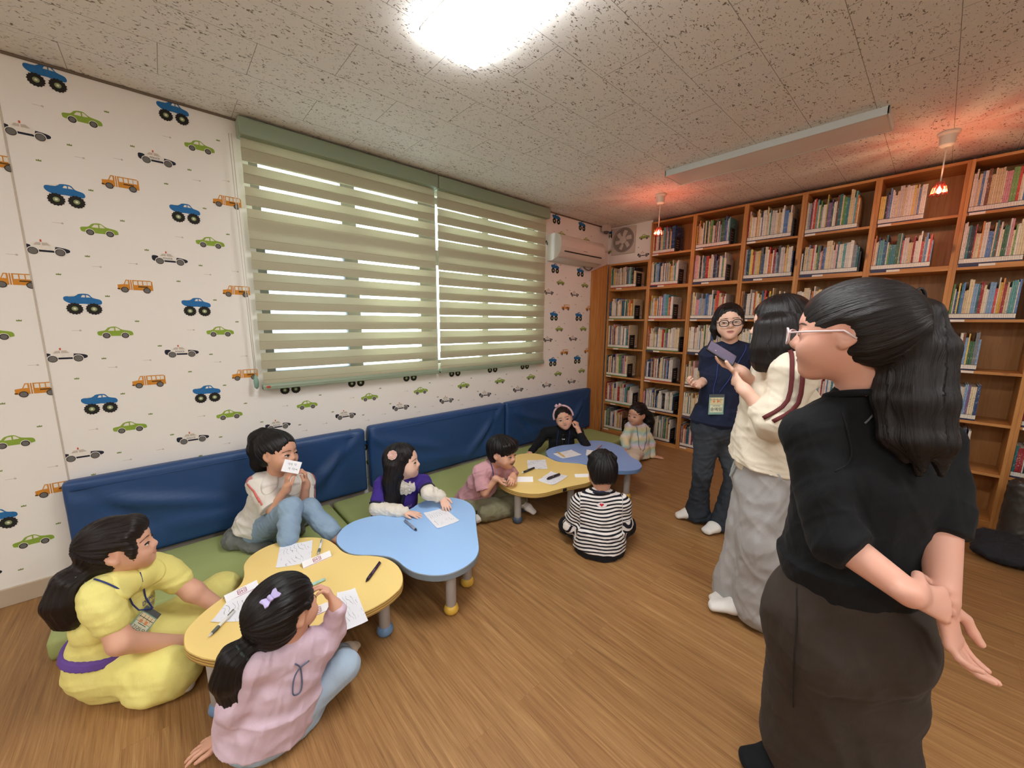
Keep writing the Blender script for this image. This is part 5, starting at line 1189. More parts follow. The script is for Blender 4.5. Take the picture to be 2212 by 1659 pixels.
h = SDF(.004); P.cap_hair(h, (.58, 0, .31, .42, .335, .47), .15); kn = P.hp(-.40, .0, .92); pts = [kn, P.hp(-.58, .02, .80), P.hp(-.66, .06, .50), P.hp(-.64, .10, .12), P.hp(-.56, .12, -.22)]; h.chain([P.hp(-.25, 0, .85)] + pts, [.05, .032, .042, .046, .042, .020], .03); P.ears_out(h)
P.hair(h, HAIR, (-.6, 0, .8), tails=[(pts, .065)])
b = MB(); r_ = nrm((.28, .80, -.30)); n_ = nrm(CAM - cardc + np.array([.0, .3, .5])); r_ = nrm(r_ - n_ * (r_ @ n_)); u_ = np.cross(n_, r_); Cq = [cardc + r_ * a + u_ * b_ for a, b_ in ((-.044, -.034), (.044, -.034), (.044, .034), (-.044, .034))]; b.add(Cq + [q - n_ * .0012 for q in Cq], [(0, 1, 2, 3), (7, 6, 5, 4), (0, 4, 5, 1), (1, 5, 6, 2), (2, 6, 7, 3), (3, 7, 4, 0)])
card = b.build('word_card', MPW, origin=tuple(cardc)); tag(card, 'small white word card held before the mouth of the girl in white', 'card')
b = MB()
for (a, e, w_, h_) in ((-.020, .010, .008, .014), (-.008, .010, .008, .014), (.010, .012, .009, .013), (-.012, -.014, .007, .012), (.006, -.014, .012, .013), (.022, -.013, .010, .006)):
    for s_, t_, ww, hh in ((0, 0, w_, .0015), (0, h_ * .5, w_, .0015), (0, 0, .0015, h_ * .5), (w_ * .8, -h_ * .4, .0015, h_)): q = [cardc + r_ * (a + s_ + x) + u_ * (e + t_ + y) + n_ * .0006 for x, y in ((0, 0), (ww, 0), (ww, hh), (0, hh))]; b.add(q, [(0, 1, 2, 3)])
b.build('pencil_writing', plain('pencil_grey', '77787c', .7), card)
# grey jacket left on the bench behind her
gj = SDF(.005); o = np.array([.31, .30, .10])
for a, r in (((.02, -.06, .05), (.10, .11, .075)), ((.12, .0, .025), (.10, .08, .035)), ((.02, .10, .05), (.08, .12, .06)), ((.0, .26, .035), (.07, .09, .045)), ((.08, .20, .03), (.09, .06, .03))): gj.ell(o + np.array(a), list(r), None, .04)
gj.cut((0, 0, .1035), (0, 0, -1)); V, Q = gj.mesh(); V = V + vnormals(V, Q) * np.clip(folds(V, .010, 77, .10), -.02, .012)[:, None]; V[:, 2] = np.maximum(V[:, 2], .1035)
rt = empty('grey_jacket', (.30, .38, .10), 'grey jacket bunched on the bench around the girl in white', 'jacket'); mesh_obj('jacket_body', V, Q, cloth('grey_nylon', '6f726f', .12), rt, rt)
b = MB()
for k in range(5): x = .27 + .018 * k; b.box((x, .235 + .01 * k, .105), (x + .016, .262 + .01 * k, .122 + .004 * (k % 2)))
b.build('printed_lining', plain('pale_teal_print', 'a9c4c2', .6), rt, bevel=.004)

# ---- girl in the purple cardigan ---------------------------------------------------
J = joints('purple')
P = Fig('girl in purple cardigan with long black hair and pink flower clip, behind near blue table', J, (.64, .74, .10), H=.225, size=.70, base=(.66, 1.04, .10))
d = SDF(.0036); P.head(d); P.torso(d, -.006); P.arm(d, 'R'); P.arm(d, 'L')
P.hand(d, 'R', nrm((.72, .55, -.10)), (0, 0, -1), curl=.10, spread=.22, thumb=.1, L=.125); P.hand(d, 'L', nrm((.75, -.12, -.28)), (.1, .2, -1), curl=.38, spread=.10, thumb=.4, L=.125)
d.cut((0, 0, .103), (0, 0, -1))
HD = SDF(.01); P.head(HD); body = finish_body(P, d, SK2); P.face(HD, body, .95, gaze=(.3, .35))
pu = cloth('purple_knit', '3c2a80', .10, 700, col2='4a3692'); wc = cloth('cream_blouse', 'd9d2c4', .05, col2='e6e0d4')
c = SDF(.0042); P.torso(c, .014, w=1.05); c.tub(J['pel'] + P.spine * .05, J['pel'] - P.spine * .04, P.lat, (.14, .11), (.15, .115), .03, rc=.01)
for q in 'RL': c.sleeve(J['sh' + q], J['sh' + q] * .22 + J['el' + q] * .78, .052, .052)
c.cut((0, 0, .103), (0, 0, -1))
cg = sdf_obj('cardigan', c, pu, P.root, P.root, .004, 21)
bl_ = SDF(.004)
for q in 'RL':
    w_ = J['wr' + q]; e_ = J['el' + q]; m_ = e_ * .5 + w_ * .5
    bl_.cap(J['sh' + q] * .4 + e_ * .6, e_, .041, .045, .02); bl_.cap(e_, m_ * .3 + w_ * .7, .045, .040, .02); bl_.cap(m_ * .3 + w_ * .7, w_ - (w_ - e_) * .06, .040, .024, .01); bl_.cap(w_ - (w_ - e_) * .04, w_ + (w_ - e_) * .03, .025, .031, .004)
sdf_obj('blouse', bl_, wc, P.root, P.root, .004, 22, .06)
cs = SDF(.003); cs.ops = list(c.ops); cs.grow(.007); cs.only(J['nb'] + P.front * .018 - P.spine * .016, [.080, .092, .046], np.array([P.lat, nrm(P.front - P.spine * .35), nrm(P.spine + P.front * .35)])); sdf_obj('frill_collar', cs, wc, cg, P.root, .006, 24, .035)
pl = [J['nb'] - P.spine * .05 + P.front * .02, J['che'] + P.spine * .06, J['che'], J['pel'] * .5 + J['che'] * .5, J['pel']]
ribbon(P, 'button_band', c, pl, P.front, .026, plain('navy_trim', '15172e', .7), cg)
for t in (.35, .55, .75, .95):
    q = P.on(c, [np.array(pl[1]) * (1 - t) + np.array(pl[3]) * t], P.front, .005)[0]; b = MB(); b.tube([q, q + P.front * .004], .007, 12); P.mb(b, 'button', plain('grey_button', '8d8f96', .3), cg)
v, f = text_mesh('Jul', .028); b = MB(); cc = P.on(c, [J['che'] + P.lat * .055 + P.spine * .02 + P.lat * x + P.spine * y for x, y, _ in v], P.front, .003); b.add(cc.tolist(), f); P.mb(b, 'grey_lettering', plain('grey_thread', '9c9cab', .7), cg)
for q in 'RL': e = nrm(J['el' + q] - J['sh' + q]); pc = J['sh' + q] * .22 + J['el' + q] * .78; u1 = nrm(np.cross(e, (0.1, .2, .9))); u2 = np.cross(e, u1); P.tube('navy_cuff', [pc + e * .006 + .049 * (math.cos(t) * u1 + math.sin(t) * u2) for t in np.linspace(0, 2 * np.pi, 20, endpoint=False)], .006, plain('navy_trim', '15172e', .7), cg, closed=True)
h = SDF(.004); P.cap_hair(h, (.57, 0, .31, .42, .30, .50), None)
h.ell(P.hp(-.16, 0, .42), [.34 * P.H, .40 * P.H, .5 * P.H], P.R, .03); f = (.57, 0, .28, .44, .29, .50); h.ell(P.hp(*f[:3]), [q * P.H for q in f[3:]], P.R, .01, '-')
tl = []
for l_, dz in ((-.34, 0), (-.18, -.1), (0, -.15), (.18, -.1), (.34, 0)):
    pts = [P.hp(-.18, l_, .50), P.hp(-.30, l_ * 1.12, .05), P.hp(-.36, l_ * 1.15, -.45 + dz), P.hp(-.34, l_ * 1.1, -.80 + dz), P.hp(-.30, l_ * 1.05, -.98 + dz)]; h.chain(pts, [.05, .045, .042, .030, .008], .03); tl.append((pts, .06))
for q in (1, -1): fo_ = .0 if q > 0 else -.32; pts = [P.hp(.08, q * .36, .66), P.hp(.10 + fo_ * .4, q * .385, .36), P.hp(.06 + fo_, q * .38, .02), P.hp(.06 + fo_, q * .36, -.32), P.hp(.08 + fo_, q * .34, -.62)]; h.chain(pts, [.022, .024, .026, .024, .008], .02); tl.append((pts, .04))
P.hair(h, HAIR, (.1, 0, 1), tails=tl)
b = MB(); ou = nrm(-P.l * .62 + P.u * .45 - P.f * .10 + np.array([.25, -.1, 0])); cc = P.on(h, [P.hp(-.12, -.2, .72)], ou, .004)[0]; a1 = nrm(np.cross(ou, (0, 0, 1))); a2 = np.cross(ou, a1)
for lay, (r0, n0, z0) in enumerate(((.030, 8, .006), (.022, 7, .013), (.013, 5, .018))):
    for i in range(n0):
        t = 2 * math.pi * i / n0 + lay * .4; pd = [(0, -.2), (.5, -.42), (1, -.25), (1.02, .1), (.9, .35), (.45, .4), (0, .2)]; vs = [cc + ou * (z0 + .006 * s * s) + r0 * (s * (math.cos(t) * a1 + math.sin(t) * a2) + w_ * (-math.sin(t) * a1 + math.cos(t) * a2)) for s, w_ in pd]; b.add(vs, [tuple(range(7))])
b.tube([cc + ou * .016, cc + ou * .022], .005, 8); fo = P.mb(b, 'flower_clip', plain('dusty_pink_fabric', 'dcb7ab', .7)); md = fo.modifiers.new('t', 'SOLIDIFY'); md.thickness = .0018
# ---- smiling boy in pink ------------------------------------------------------------
J = joints('boy')
P = Fig('smiling boy in faded pink T-shirt and olive trousers leaning on far yellow table', J, (.93, .30, -.06), up=(.25, .12, 1), H=.225, size=.69, base=(.78, 1.66, 0))
d = SDF(.0038); P.head(d); P.torso(d, -.006); P.arm(d, 'R'); P.arm(d, 'L')
P.hand(d, 'R', nrm((.30, .72, -.25)), (-.1, .1, -1), curl=.45, spread=.12, L=.13); P.hand(d, 'L', nrm((.45, -.55, -.05)), nrm((-.3, -.2, -.9)), curl=.55, L=.125)
for q in 'RL': P.leg(d, q, -.004)
HD = SDF(.01); P.head(HD); body = finish_body(P, d, SK3); P.face(HD, body, .55, gaze=(.3, 0), mouth='smile', brow=.01)
c = SDF(.0042); P.torso(c, .016, w=1.06); c.tub(J['pel'] + P.spine * .05, J['pel'] - P.spine * .03, P.lat, (.14, .11), (.15, .115), .03, rc=.01)
for q in 'RL': e = J['el' + q] - J['sh' + q]; c.sleeve(J['sh' + q], J['sh' + q] + e * .86, .054, .060)
ts = sdf_obj('t_shirt', c, cloth('faded_pink_cotton', 'c6939b', .08, col2='d4a6ab'), P.root, P.root, .006, 41, .10)
P.tube('collar', [J['nb'] - P.spine * .012 + .062 * (math.cos(t) * P.lat + math.sin(t) * P.front) - P.spine * .018 * math.sin(t) for t in np.linspace(0, 2 * np.pi, 24, endpoint=False)], .007, cloth('faded_pink_rib', 'b98790'), ts, closed=True)
j = SDF(.0045); P.leg(j, 'R', .016); P.leg(j, 'L', .016); j.tub(J['pel'] + P.spine * .01, J['pel'] - P.spine * .05, P.lat, (.13, .105), (.14, .11), .03); j.cap(J['knR'], J['anR'], .072, .050, .04); j.cut((0, 0, .004), (0, 0, -1))
sdf_obj('trousers', j, cloth('olive_cotton', '7d7a60', .10, col2='928e72'), P.root, P.root, .006, 42, .10)
k = SDF(.004); P.foot(k, 'R', J['anR'] + nrm((-.2, -.7, -.25)) * .13, .003); P.foot(k, 'L', J['anL'] + nrm((.75, .2, -.4)) * .13, .003); k.cut((0, 0, .004), (0, 0, -1)); sdf_obj('socks', k, cloth('white_sock', 'dcd8d2'), P.root, P.root)
side = P.on(c, spline([atd(1059, 992, 2.66), atd(1061, 1002, 2.64), atd(1064, 1012, 2.62), atd(1066, 1024, 2.60), atd(1065, 1036, 2.58)], 5, closed=False), nrm(CAM - J['che']), .005)
ly = P.tube('lanyard', side, .003, M_STRAP)
tc = J['wrL'] + np.array([.0, -.07, -.01]); name_tag(P, ly, tc, (.35, .9, .1), (.3, -.1, -.8), nrm(CAM - tc), None, .05, .05)
h = SDF(.0042); P.cap_hair(h, (.60, 0, .22, .42, .34, .46), .13, .015); h.ell(P.hp(.22, 0, .76), [.25 * P.H, .34 * P.H, .19 * P.H], P.R, .02); h.ell(P.hp(.10, 0, .72), [.36 * P.H, .385 * P.H, .26 * P.H], P.R, .03)
for l_ in np.linspace(-.30, .30, 9): h.chain([P.hp(.34 - .5 * l_ * l_, l_, .80), P.hp(.42 - .6 * l_ * l_, l_ * 1.02, .62 + .02 * math.sin(9 * l_))], [.022, .008], .012)
P.ears_out(h); P.hair(h, HAIR, (-.2, 0, 1), amp=.003)

# ---- boy in the striped shirt ---------------------------------------------------------
J = joints('striped')
P = Fig('boy in black and white striped shirt sitting on the floor, back turned', J, (-.72, .62, -.25), up=(-.15, .12, 1), H=.23, size=.70)
d = SDF(.0042); P.head(d); P.torso(d, -.006); P.arm(d, 'R'); P.arm(d, 'L')
for q in 'RL': P.hand(d, q, nrm((-.5, .6, -.3)), (0, 0, -1), curl=.5, L=.13); P.leg(d, q, -.004)
HD = SDF(.01); P.head(HD); body = finish_body(P, d, SK3); P.face(HD, body, .8)
c = SDF(.0042); P.torso(c, .020, w=1.14); c.tub(J['pel'] + P.spine * .06, J['pel'] - P.spine * .055, P.lat, (.160, .125), (.165, .135), .03, rc=.01); P.arm(c, 'R', .014, to=.95, r=(.05, .044, .036)); P.arm(c, 'L', .016, to=.95, r=(.05, .044, .036)); c.cut((0, 0, .012), (0, 0, -1))
sp = P.spine; Jn = dict(J)
def stripe_at(V):
    al = (V - J['pel']) @ nrm(sp + np.array([0, 0, .15])) + .012 * np.sin((V - J['pel']) @ P.lat * 9) + .006 * np.sin(V @ np.array([21, 13, 9])) + .05 * ((V - J['pel']) @ P.lat) ** 2
    best = np.full(len(V), .085)
    for q in 'RL':
        acc = .3
        for a, b in ((J['sh' + q], J['el' + q]), (J['el' + q], J['wr' + q])):
            e = b - a; L = np.linalg.norm(e); e = e / L; w = V - a; t0 = w @ e; t = np.clip(t0, 0, L); ds = np.linalg.norm(w - t[:, None] * e, axis=1); out = np.abs((V - J['che']) @ P.lat) > .130
            m = (ds < best + .01) & out; al = np.where(m, -(acc + t0), al); best = np.where(m, ds, best); acc += L
    return {'along': al}
t = NT('striped_jersey'); at = t.n('Attribute', attribute_name='along'); fr_ = t.math('FRACT', t.math('DIVIDE', at.outputs['Fac'], .0212)); sel = t.ramp(fr_, [(.40, (0, 0, 0)), (.46, (1, 1, 1)), (.94, (1, 1, 1)), (1.0, (0, 0, 0))])
t.bump(t.noise(t.coord('Object'), 22, 4, .55, .6), .25, .012); MSTR = t.base(t.mix(sel, lin('1b1b22'), lin('dcd6d2')), .85, .2)
sh = sdf_obj('striped_shirt', c, MSTR, P.root, P.root, .005, 51, .10, attr=stripe_at)
P.tube('collar', [J['nb'] - P.spine * .006 + .062 * (math.cos(a) * P.lat + math.sin(a) * P.front) - P.spine * .014 * math.sin(a) for a in np.linspace(0, 2 * np.pi, 24, endpoint=False)], .009, plain('black_rib', '17171c', .85), sh, closed=True)
b = MB(); bk = -P.front; c0 = J['nb'] * .62 + J['che'] * .38 - P.lat * -.0
hw = lambda pts, e: P.on(c, [c0 + P.lat * x + P.spine * y for x, y in pts], bk, e).tolist()
eye_ = [(.032 * math.cos(a), .016 * math.sin(a) * (1 - .3 * abs(math.cos(a)))) for a in np.linspace(0, 2 * np.pi, 20, endpoint=False)]; b.add(hw(eye_, .003), [tuple(range(20))], 0)
hr = [(.013 * (math.sin(a) ** 3), .0115 * (.8125 * math.cos(a) - .3125 * math.cos(2 * a) - .125 * math.cos(3 * a) - .0625 * math.cos(4 * a)) + .001) for a in np.linspace(0, 2 * np.pi, 24, endpoint=False)]; b.add(hw(hr, .0045), [tuple(range(24))], 1)
P.mb(b, 'heart_badge', [plain('badge_white', 'd9cfd2', .7), plain('badge_red', 'b8202c', .6)], sh)
nbk = P.on(c, [J['nb'] - P.front * .05 + P.lat * x + P.spine * .01 for x in (.05, .025, 0, -.025, -.05)], nrm(bk + P.spine), .004); P.tube('lanyard', [J['nb'] + P.lat * .058 + P.front * .03] + list(nbk) + [J['nb'] - P.lat * .058 + P.front * .03], .0035, M_STRAP)
j = SDF(.0045); P.leg(j, 'R', .012); P.leg(j, 'L', .012); j.tub(J['pel'], J['pel'] - P.spine * .05, P.lat, (.155, .125), (.16, .13), .03); j.cut((0, 0, .004), (0, 0, -1)); sdf_obj('trousers', j, cloth('black_jersey', '1c1c20', .2), P.root, P.root, .005, 52)
k = SDF(.004); P.foot(k, 'R', J['anR'] + nrm((-.75, -.35, -.1)) * .13, .003); a_ = atd(1222, 1138, 2.50); k.cap(a_ - np.array([-.02, -.02, -.02]), a_ + np.array([.03, .01, -.035]), .032, .036, .01); k.cut((0, 0, .004), (0, 0, -1)); sdf_obj('socks', k, cloth('white_sock', 'dcd8d2'), P.root, P.root)
h = SDF(.0042); P.cap_hair(h, (.60, 0, .25, .42, .34, .48), .16, .012); h.ell(P.hp(.2, 0, .76), [.22 * P.H, .31 * P.H, .18 * P.H], P.R, .02); h.cut(P.hp(-.3, 0, .20), nrm(-P.u * 1 - P.f * .25))
rr = random.Random(5)
for _ in range(26): a, b_ = rr.uniform(0, 6.28), rr.uniform(.1, .8); q = np.array([-.06 + .44 * math.sin(b_) * math.cos(a), .36 * math.sin(b_) * math.sin(a), .62 + .40 * math.cos(b_)]); q2 = q * np.array([1.04, 1.04, 1.03]) + np.array([rr.uniform(-.08, .08), rr.uniform(-.08, .08), -.02]); h.cap(P.hp(*q), P.hp(*q2), .022, .012, .02)
P.ears_out(h); P.hair(h, HAIR, (-.3, 0, 1), amp=.003)

# ---- girl with the pink headband -----------------------------------------------------
J = joints('headband')
P = Fig('girl in black cardigan with pale pink headband, fist at her ear, behind far blue table', J, (.62, -.76, .10), up=(-.2, -.2, 1), H=.225, size=.70, base=(.53, 2.93, .10))
d = SDF(.004); P.head(d); P.torso(d, -.006); P.arm(d, 'R'); P.arm(d, 'L'); P.hand(d, 'L', nrm((-.25, -.05, .9)), nrm((-.9, -.1, .2)), curl=1.15, thumb=.7, L=.13); P.hand(d, 'R', nrm((.2, -.8, -.3)), (0, 0, -1), curl=.2, L=.13); d.cut((0, 0, .104), (0, 0, -1))
HD = SDF(.01); P.head(HD); body = finish_body(P, d, SK1); P.face(HD, body, .85, gaze=(.3, 0))
bk_ = cloth('black_knit', '17181b', .2, 700, col2='222327')
c = SDF(.0045); P.torso(c, .015, w=1.05); c.tub(J['pel'] + P.spine * .05, J['pel'] - P.spine * .03, P.lat, (.145, .115), (.155, .12), .03, rc=.01); P.arm(c, 'R', .014, to=.98); P.arm(c, 'L', .014, to=.60); c.cut((0, 0, .104), (0, 0, -1))
cg = sdf_obj('cardigan', c, bk_, P.root, P.root, .004, 61)
ribbon(P, 'button_band', c, [J['nb'] - P.spine * .04 + P.front * .03, J['che'] + P.spine * .04, J['che'] - P.spine * .05, J['pel'] * .6 + J['che'] * .4], P.front, .03, plain('black_satin', '101113', .5), cg)
for a in (.15, .45):
    q = P.on(c, [(J['nb'] - P.spine * .05) * (1 - a) + J['pel'] * a], P.front, .006)[0]; b = MB(); b.tube([q - P.lat * .014, q, q + P.lat * .014], [.007, .003, .007], 8); P.mb(b, 'bow_button', plain('silver_button', 'c3c5c8', .3, .6), cg)
for s_ in (1, -1): P.tube('lanyard', P.on(c, spline([J['nb'] + P.lat * s_ * .055 + P.front * .03, J['che'] + P.lat * s_ * .06 + P.spine * .05, J['che'] + P.lat * s_ * .055 - P.spine * .06, J['pel'] * .5 + J['che'] * .5 + P.lat * s_ * .05 - P.spine * .04], 5, closed=False), P.front, .004), .003, M_STRAP)
h = SDF(.0042); P.cap_hair(h, (.57, 0, .31, .42, .335, .50), .05); h.ell(P.hp(-.22, 0, .25), [.26 * P.H, .34 * P.H, .34 * P.H], P.R, .03); P.ears_out(h); P.hair(h, HAIR, (-.6, 0, .3))
pkb = cloth('pale_pink_band', 'd9b5bd', .05); A_ = np.linspace(-.12, np.pi + .12, 22)
hb = P.tube('headband', [P.hp(.06 + .02 * math.sin(a), .425 * math.cos(a), .55 + .49 * math.sin(a)) for a in A_], .0105, pkb)
b = MB()
for s_ in (1, -1): b.tube([P.hp(.10, -.10, 1.06), P.hp(.13, -.10 + s_ * .07, 1.09), P.hp(.12, -.10 + s_ * .15, 1.07)], [.006, .020, .010], 8)
P.mb(b, 'bow', pkb, hb, smooth=True)

# ---- girl in the pastel sweatshirt ---------------------------------------------------------
J = joints('pastel')
P = Fig('girl in pastel striped sweatshirt leaning back on one hand before the bookcases', J, (-.12, -.98, -.06), H=.225, size=.66)
d = SDF(.0042); P.head(d); P.torso(d, -.006); P.arm(d, 'R'); P.arm(d, 'L'); P.hand(d, 'L', nrm((.62, .35, -.02)), (0, 0, -1), curl=.10, spread=.25, thumb=.1, L=.125); P.hand(d, 'R', nrm((.2, -.8, -.3)), (0, 0, -1), curl=.4, L=.12)
for q in 'RL': P.leg(d, q, -.004)
HD = SDF(.01); P.head(HD); body = finish_body(P, d, SK3); P.face(HD, body, .6, gaze=(0, -.4))
t = NT('pastel_tie_dye'); v = t.coord('Object', (.9, .9, 1)); nz = t.noise(v, 9, 3, .5, .5); sp_ = t.n('SeparateXYZ'); t.link(t.coord('Object'), sp_.inputs[0])
zz = t.math('FRACT', t.math('MULTIPLY', t.math('ADD', sp_.outputs[2], t.math('MULTIPLY', nz, .11)), 4.6)); col = t.ramp(zz, [(0, lin('d9cfe0')), (.18, lin('b9d6d0')), (.34, lin('e0d6a8')), (.5, lin('e3dcd0')), (.64, lin('a9cfc9')), (.8, lin('d6cf9a')), (1, lin('dcc3d3'))])
t.bump(t.noise(v, 22, 4, .55, .6), .25, .012); MPA = t.base(col, .85, .2)
c = SDF(.0045); P.torso(c, .022, w=1.1); c.tub(J['pel'] + P.spine * .05, J['pel'] - P.spine * .06, P.lat, (.15, .12), (.165, .13), .03, rc=.01); P.arm(c, 'R', .018, to=.92, r=(.048, .044, .034)); P.arm(c, 'L', .018, to=.92, r=(.048, .044, .034)); c.cut((0, 0, .012), (0, 0, -1)); sw = sdf_obj('sweatshirt', c, MPA, P.root, P.root, .005, 71, .10)
j = SDF(.0045); P.leg(j, 'R', .008); P.leg(j, 'L', .008); j.tub(J['pel'], J['pel'] - P.spine * .05, P.lat, (.13, .1), (.13, .1), .03); j.cut((0, 0, .004), (0, 0, -1)); sdf_obj('leggings', j, cloth('cream_leggings', 'd8cfc0', .05), P.root, P.root, .003, 72)
for s_ in (1, -1): P.tube('lanyard', P.on(c, spline([J['nb'] + P.lat * s_ * .055 + P.front * .02, J['che'] + P.lat * s_ * .05 + P.spine * .04, J['che'] + P.lat * s_ * .035 - P.spine * .06, J['pel'] * .6 + J['che'] * .4 + P.lat * s_ * .01 - P.spine * .03], 5, closed=False), P.front, .004), .003, plain('grey_blue_cord', '56637d', .6))
h = SDF(.0042); P.cap_hair(h, (.57, 0, .32, .42, .335, .50), .12); kn = P.hp(-.44, .05, .42); pts = [kn, P.hp(-.60, .10, .30), P.hp(-.66, .14, .0), P.hp(-.62, .16, -.40), P.hp(-.60, .18, -.78)]; h.chain(pts, [.03, .052, .058, .052, .03], .03)
rr = random.Random(9)
for i in range(16): q = np.array(pts[1]) * (1 - i / 15) + np.array(pts[4]) * (i / 15) + np.array([rr.uniform(-.045, .045), rr.uniform(-.045, .045), 0]); h.ell(q, [.030, .030, .026], None, .012)
P.ears_out(h); P.hair(h, HAIR, (-.9, .1, .2), tails=[(pts, .08)], amp=.003)

# ---- woman in navy ---------------------------------------------------------------------------
J = joints('navy')
P = Fig('standing woman in navy T-shirt, black glasses and flared dark jeans, wearing a name badge', J, (.40, -.90, -.02), up=(-.06, -.10, 1), H=.225, size=1, adult=True)
d = SDF(.0042); P.head(d); P.torso(d, -.006); P.arm(d, 'R', r=(.042, .034, .026)); P.arm(d, 'L', r=(.042, .034, .026)); P.hand(d, 'R', nrm((-.25, -.85, .05)), nrm((.5, -.1, .75)), curl=.75, spread=.06, L=.165); P.hand(d, 'L', nrm((-.3, -.7, -.3)), (-.5, -.5, .3), curl=.4)
for q in 'RL': P.leg(d, q, -.008)
HD = SDF(.01); P.head(HD); body = finish_body(P, d, SK2); P.face(HD, body, .62, gaze=(-.3, -.2), mouth='talk')
nv = cloth('navy_jersey', '1c2338', .12, col2='242c46')
c = SDF(.005); P.torso(c, .014, w=1.0); c.tub(J['pel'] + P.spine * .10, J['pel'] + P.spine * .015, P.lat, (.155, .115), (.172, .13), .03, rc=.01)
for q in 'RL': e = J['el' + q] - J['sh' + q]; pc = J['sh' + q] + e * .62; c.sleeve(J['sh' + q], pc, .060, .064, .03)
ts = sdf_obj('t_shirt', c, nv, P.root, P.root, .005, 81, .16)
P.tube('collar', [J['nb'] - P.spine * .008 + (.068 * math.cos(t) * P.lat + .060 * math.sin(t) * P.front) - P.spine * .028 * math.sin(t) for t in np.linspace(0, 2 * np.pi, 28, endpoint=False)], .007, plain('navy_rib', '1a2136', .85), ts, closed=True)
q = P.on(c, [J['che'] + P.lat * .075 + P.spine * .07], P.front, .003)[0]; b = MB(); b.box(tuple(q - .004), tuple(q + np.array([.004, .004, .010]))); P.mb(b, 'red_emblem', plain('red_thread', 'a8323a', .7), ts, bevel=.001)
tc = P.on(c, [atd(1549, 852, 2.85)], P.front, .012)[0]; ly = lanyard(P, c, tc, P.front, .003, half=.075)
tc = tc + P.front * .016; name_tag(P, ly, tc, P.lat * 1.0, np.array([0, 0, -1.0]) + P.front * .06, P.front, '송예림', .095, .135)
dj = NT('dark_washed_denim'); v = dj.coord('Object'); f = dj.noise(v, 5, 3); f2 = dj.noise(v, 900, 1); sp_ = dj.n('SeparateXYZ'); dj.link(v, sp_.inputs[0]); fade = dj.ramp(sp_.outputs[2], [(.28, (0, 0, 0)), (.50, (1, 1, 1)), (.66, (1, 1, 1)), (.74, (0, 0, 0))])
cc = dj.mix(f, lin('23282f'), lin('30363e')); cc = dj.mix(dj.math('MULTIPLY', fade, dj.math('MULTIPLY', f, .55)), cc, lin('5f656c')); cc = dj.mix(.2, cc, dj.mix(f2, lin('15181d'), lin('59606a'))); dj.bump(dj.noise(v, 20, 4, .55, .6), .3, .012); MDJ = dj.base(cc, .8, .2)
j = SDF(.005); j.tub(J['pel'] + P.spine * .06, J['pel'] - P.spine * .05, P.lat, (.150, .112), (.168, .125), .03)
for q in 'RL':
    k_, a_ = J['kn' + q], J['an' + q]; j.cap(J['hip' + q], k_, .098, .064, .04); j.cap(k_, k_ * .45 + a_ * .55, .062, .062, .02); j.cap(k_ * .45 + a_ * .55, a_ - np.array([0, 0, .02]), .062, .092, .02)
j.cut((0, 0, .022), (0, 0, -1)); sdf_obj('jeans', j, MDJ, P.root, P.root, .006, 82, .13)
k = SDF(.0045)
for q, tp in (('R', (1465, 1113)), ('L', (1526, 1147))): P.foot(k, q, atz(*tp, .026), .004)
k.cut((0, 0, .003), (0, 0, -1)); sdf_obj('socks', k, cloth('white_sock', 'dcd8d2'), P.root, P.root)
h = SDF(.0045); P.cap_hair(h, (.57, 0, .30, .43, .325, .52), .02); h.ell(P.hp(-.16, 0, .36), [.32 * P.H, .385 * P.H, .40 * P.H], P.R, .03); h.ell(P.hp(.57, 0, .26), [.44 * P.H, .315 * P.H, .52 * P.H], P.R, .01, '-')
h.chain([P.hp(.05, -.37, .60), P.hp(.04, -.40, .30), P.hp(.06, -.38, .02)], [.018, .020, .010], .02); P.hair(h, HAIR, (.2, .1, 1))
def glasses(P, HD, name, mat, lens, r=(.115, .085), cy=.455, zoff=.52, round_=2.6, th=.0022):
    def pt(l, u):
        s_ = P.cast if False else None; return P.hp(zoff - .45 * l * l - .6 * abs(l) ** 3, l, u)
    rt = None
    for q in (1, -1):
        pts = []
        for t in np.linspace(0, 2 * np.pi, 28, endpoint=False):
            ct, st = math.cos(t), math.sin(t); e = 2 / round_; pts.append((q * .165 + r[0] * math.copysign(abs(ct) ** e, ct), cy + r[1] * math.copysign(abs(st) ** e, st)))
        P3 = [pt(a, b) for a, b in pts]
        o = P.tube(name if rt is None else 'rim', P3, th, mat, rt, closed=True)
        if rt is None: rt = o
        b = MB(); b.add(P3, [tuple(range(28))]); P.mb(b, 'lens', lens, rt)
    P.tube('bridge', [pt(.055, cy + .02), pt(0, cy + .035), pt(-.055, cy + .02)], th, mat, rt)
    for q in (1, -1): P.tube('temple', [pt(q * .28, cy + .03), P.hp(.30, q * .365, cy + .03), P.hp(.0, q * .385, cy + .03), P.hp(-.10, q * .375, cy - .05)], th * .9, mat, rt)
    return rt
t = NT('clear_lens'); tr = t.n('BsdfTransparent'); gl = t.n('BsdfGlossy', ins={'Roughness': .03}); mx = t.n('MixShader', ins={0: .08, 1: tr.outputs[0], 2: gl.outputs[0]}); t.link(mx.outputs[0], t.out.inputs[0]); M_LENS = t.m
glasses(P, HD, 'glasses', plain('black_acetate', '141416', .25, .6), M_LENS, th=.0030)
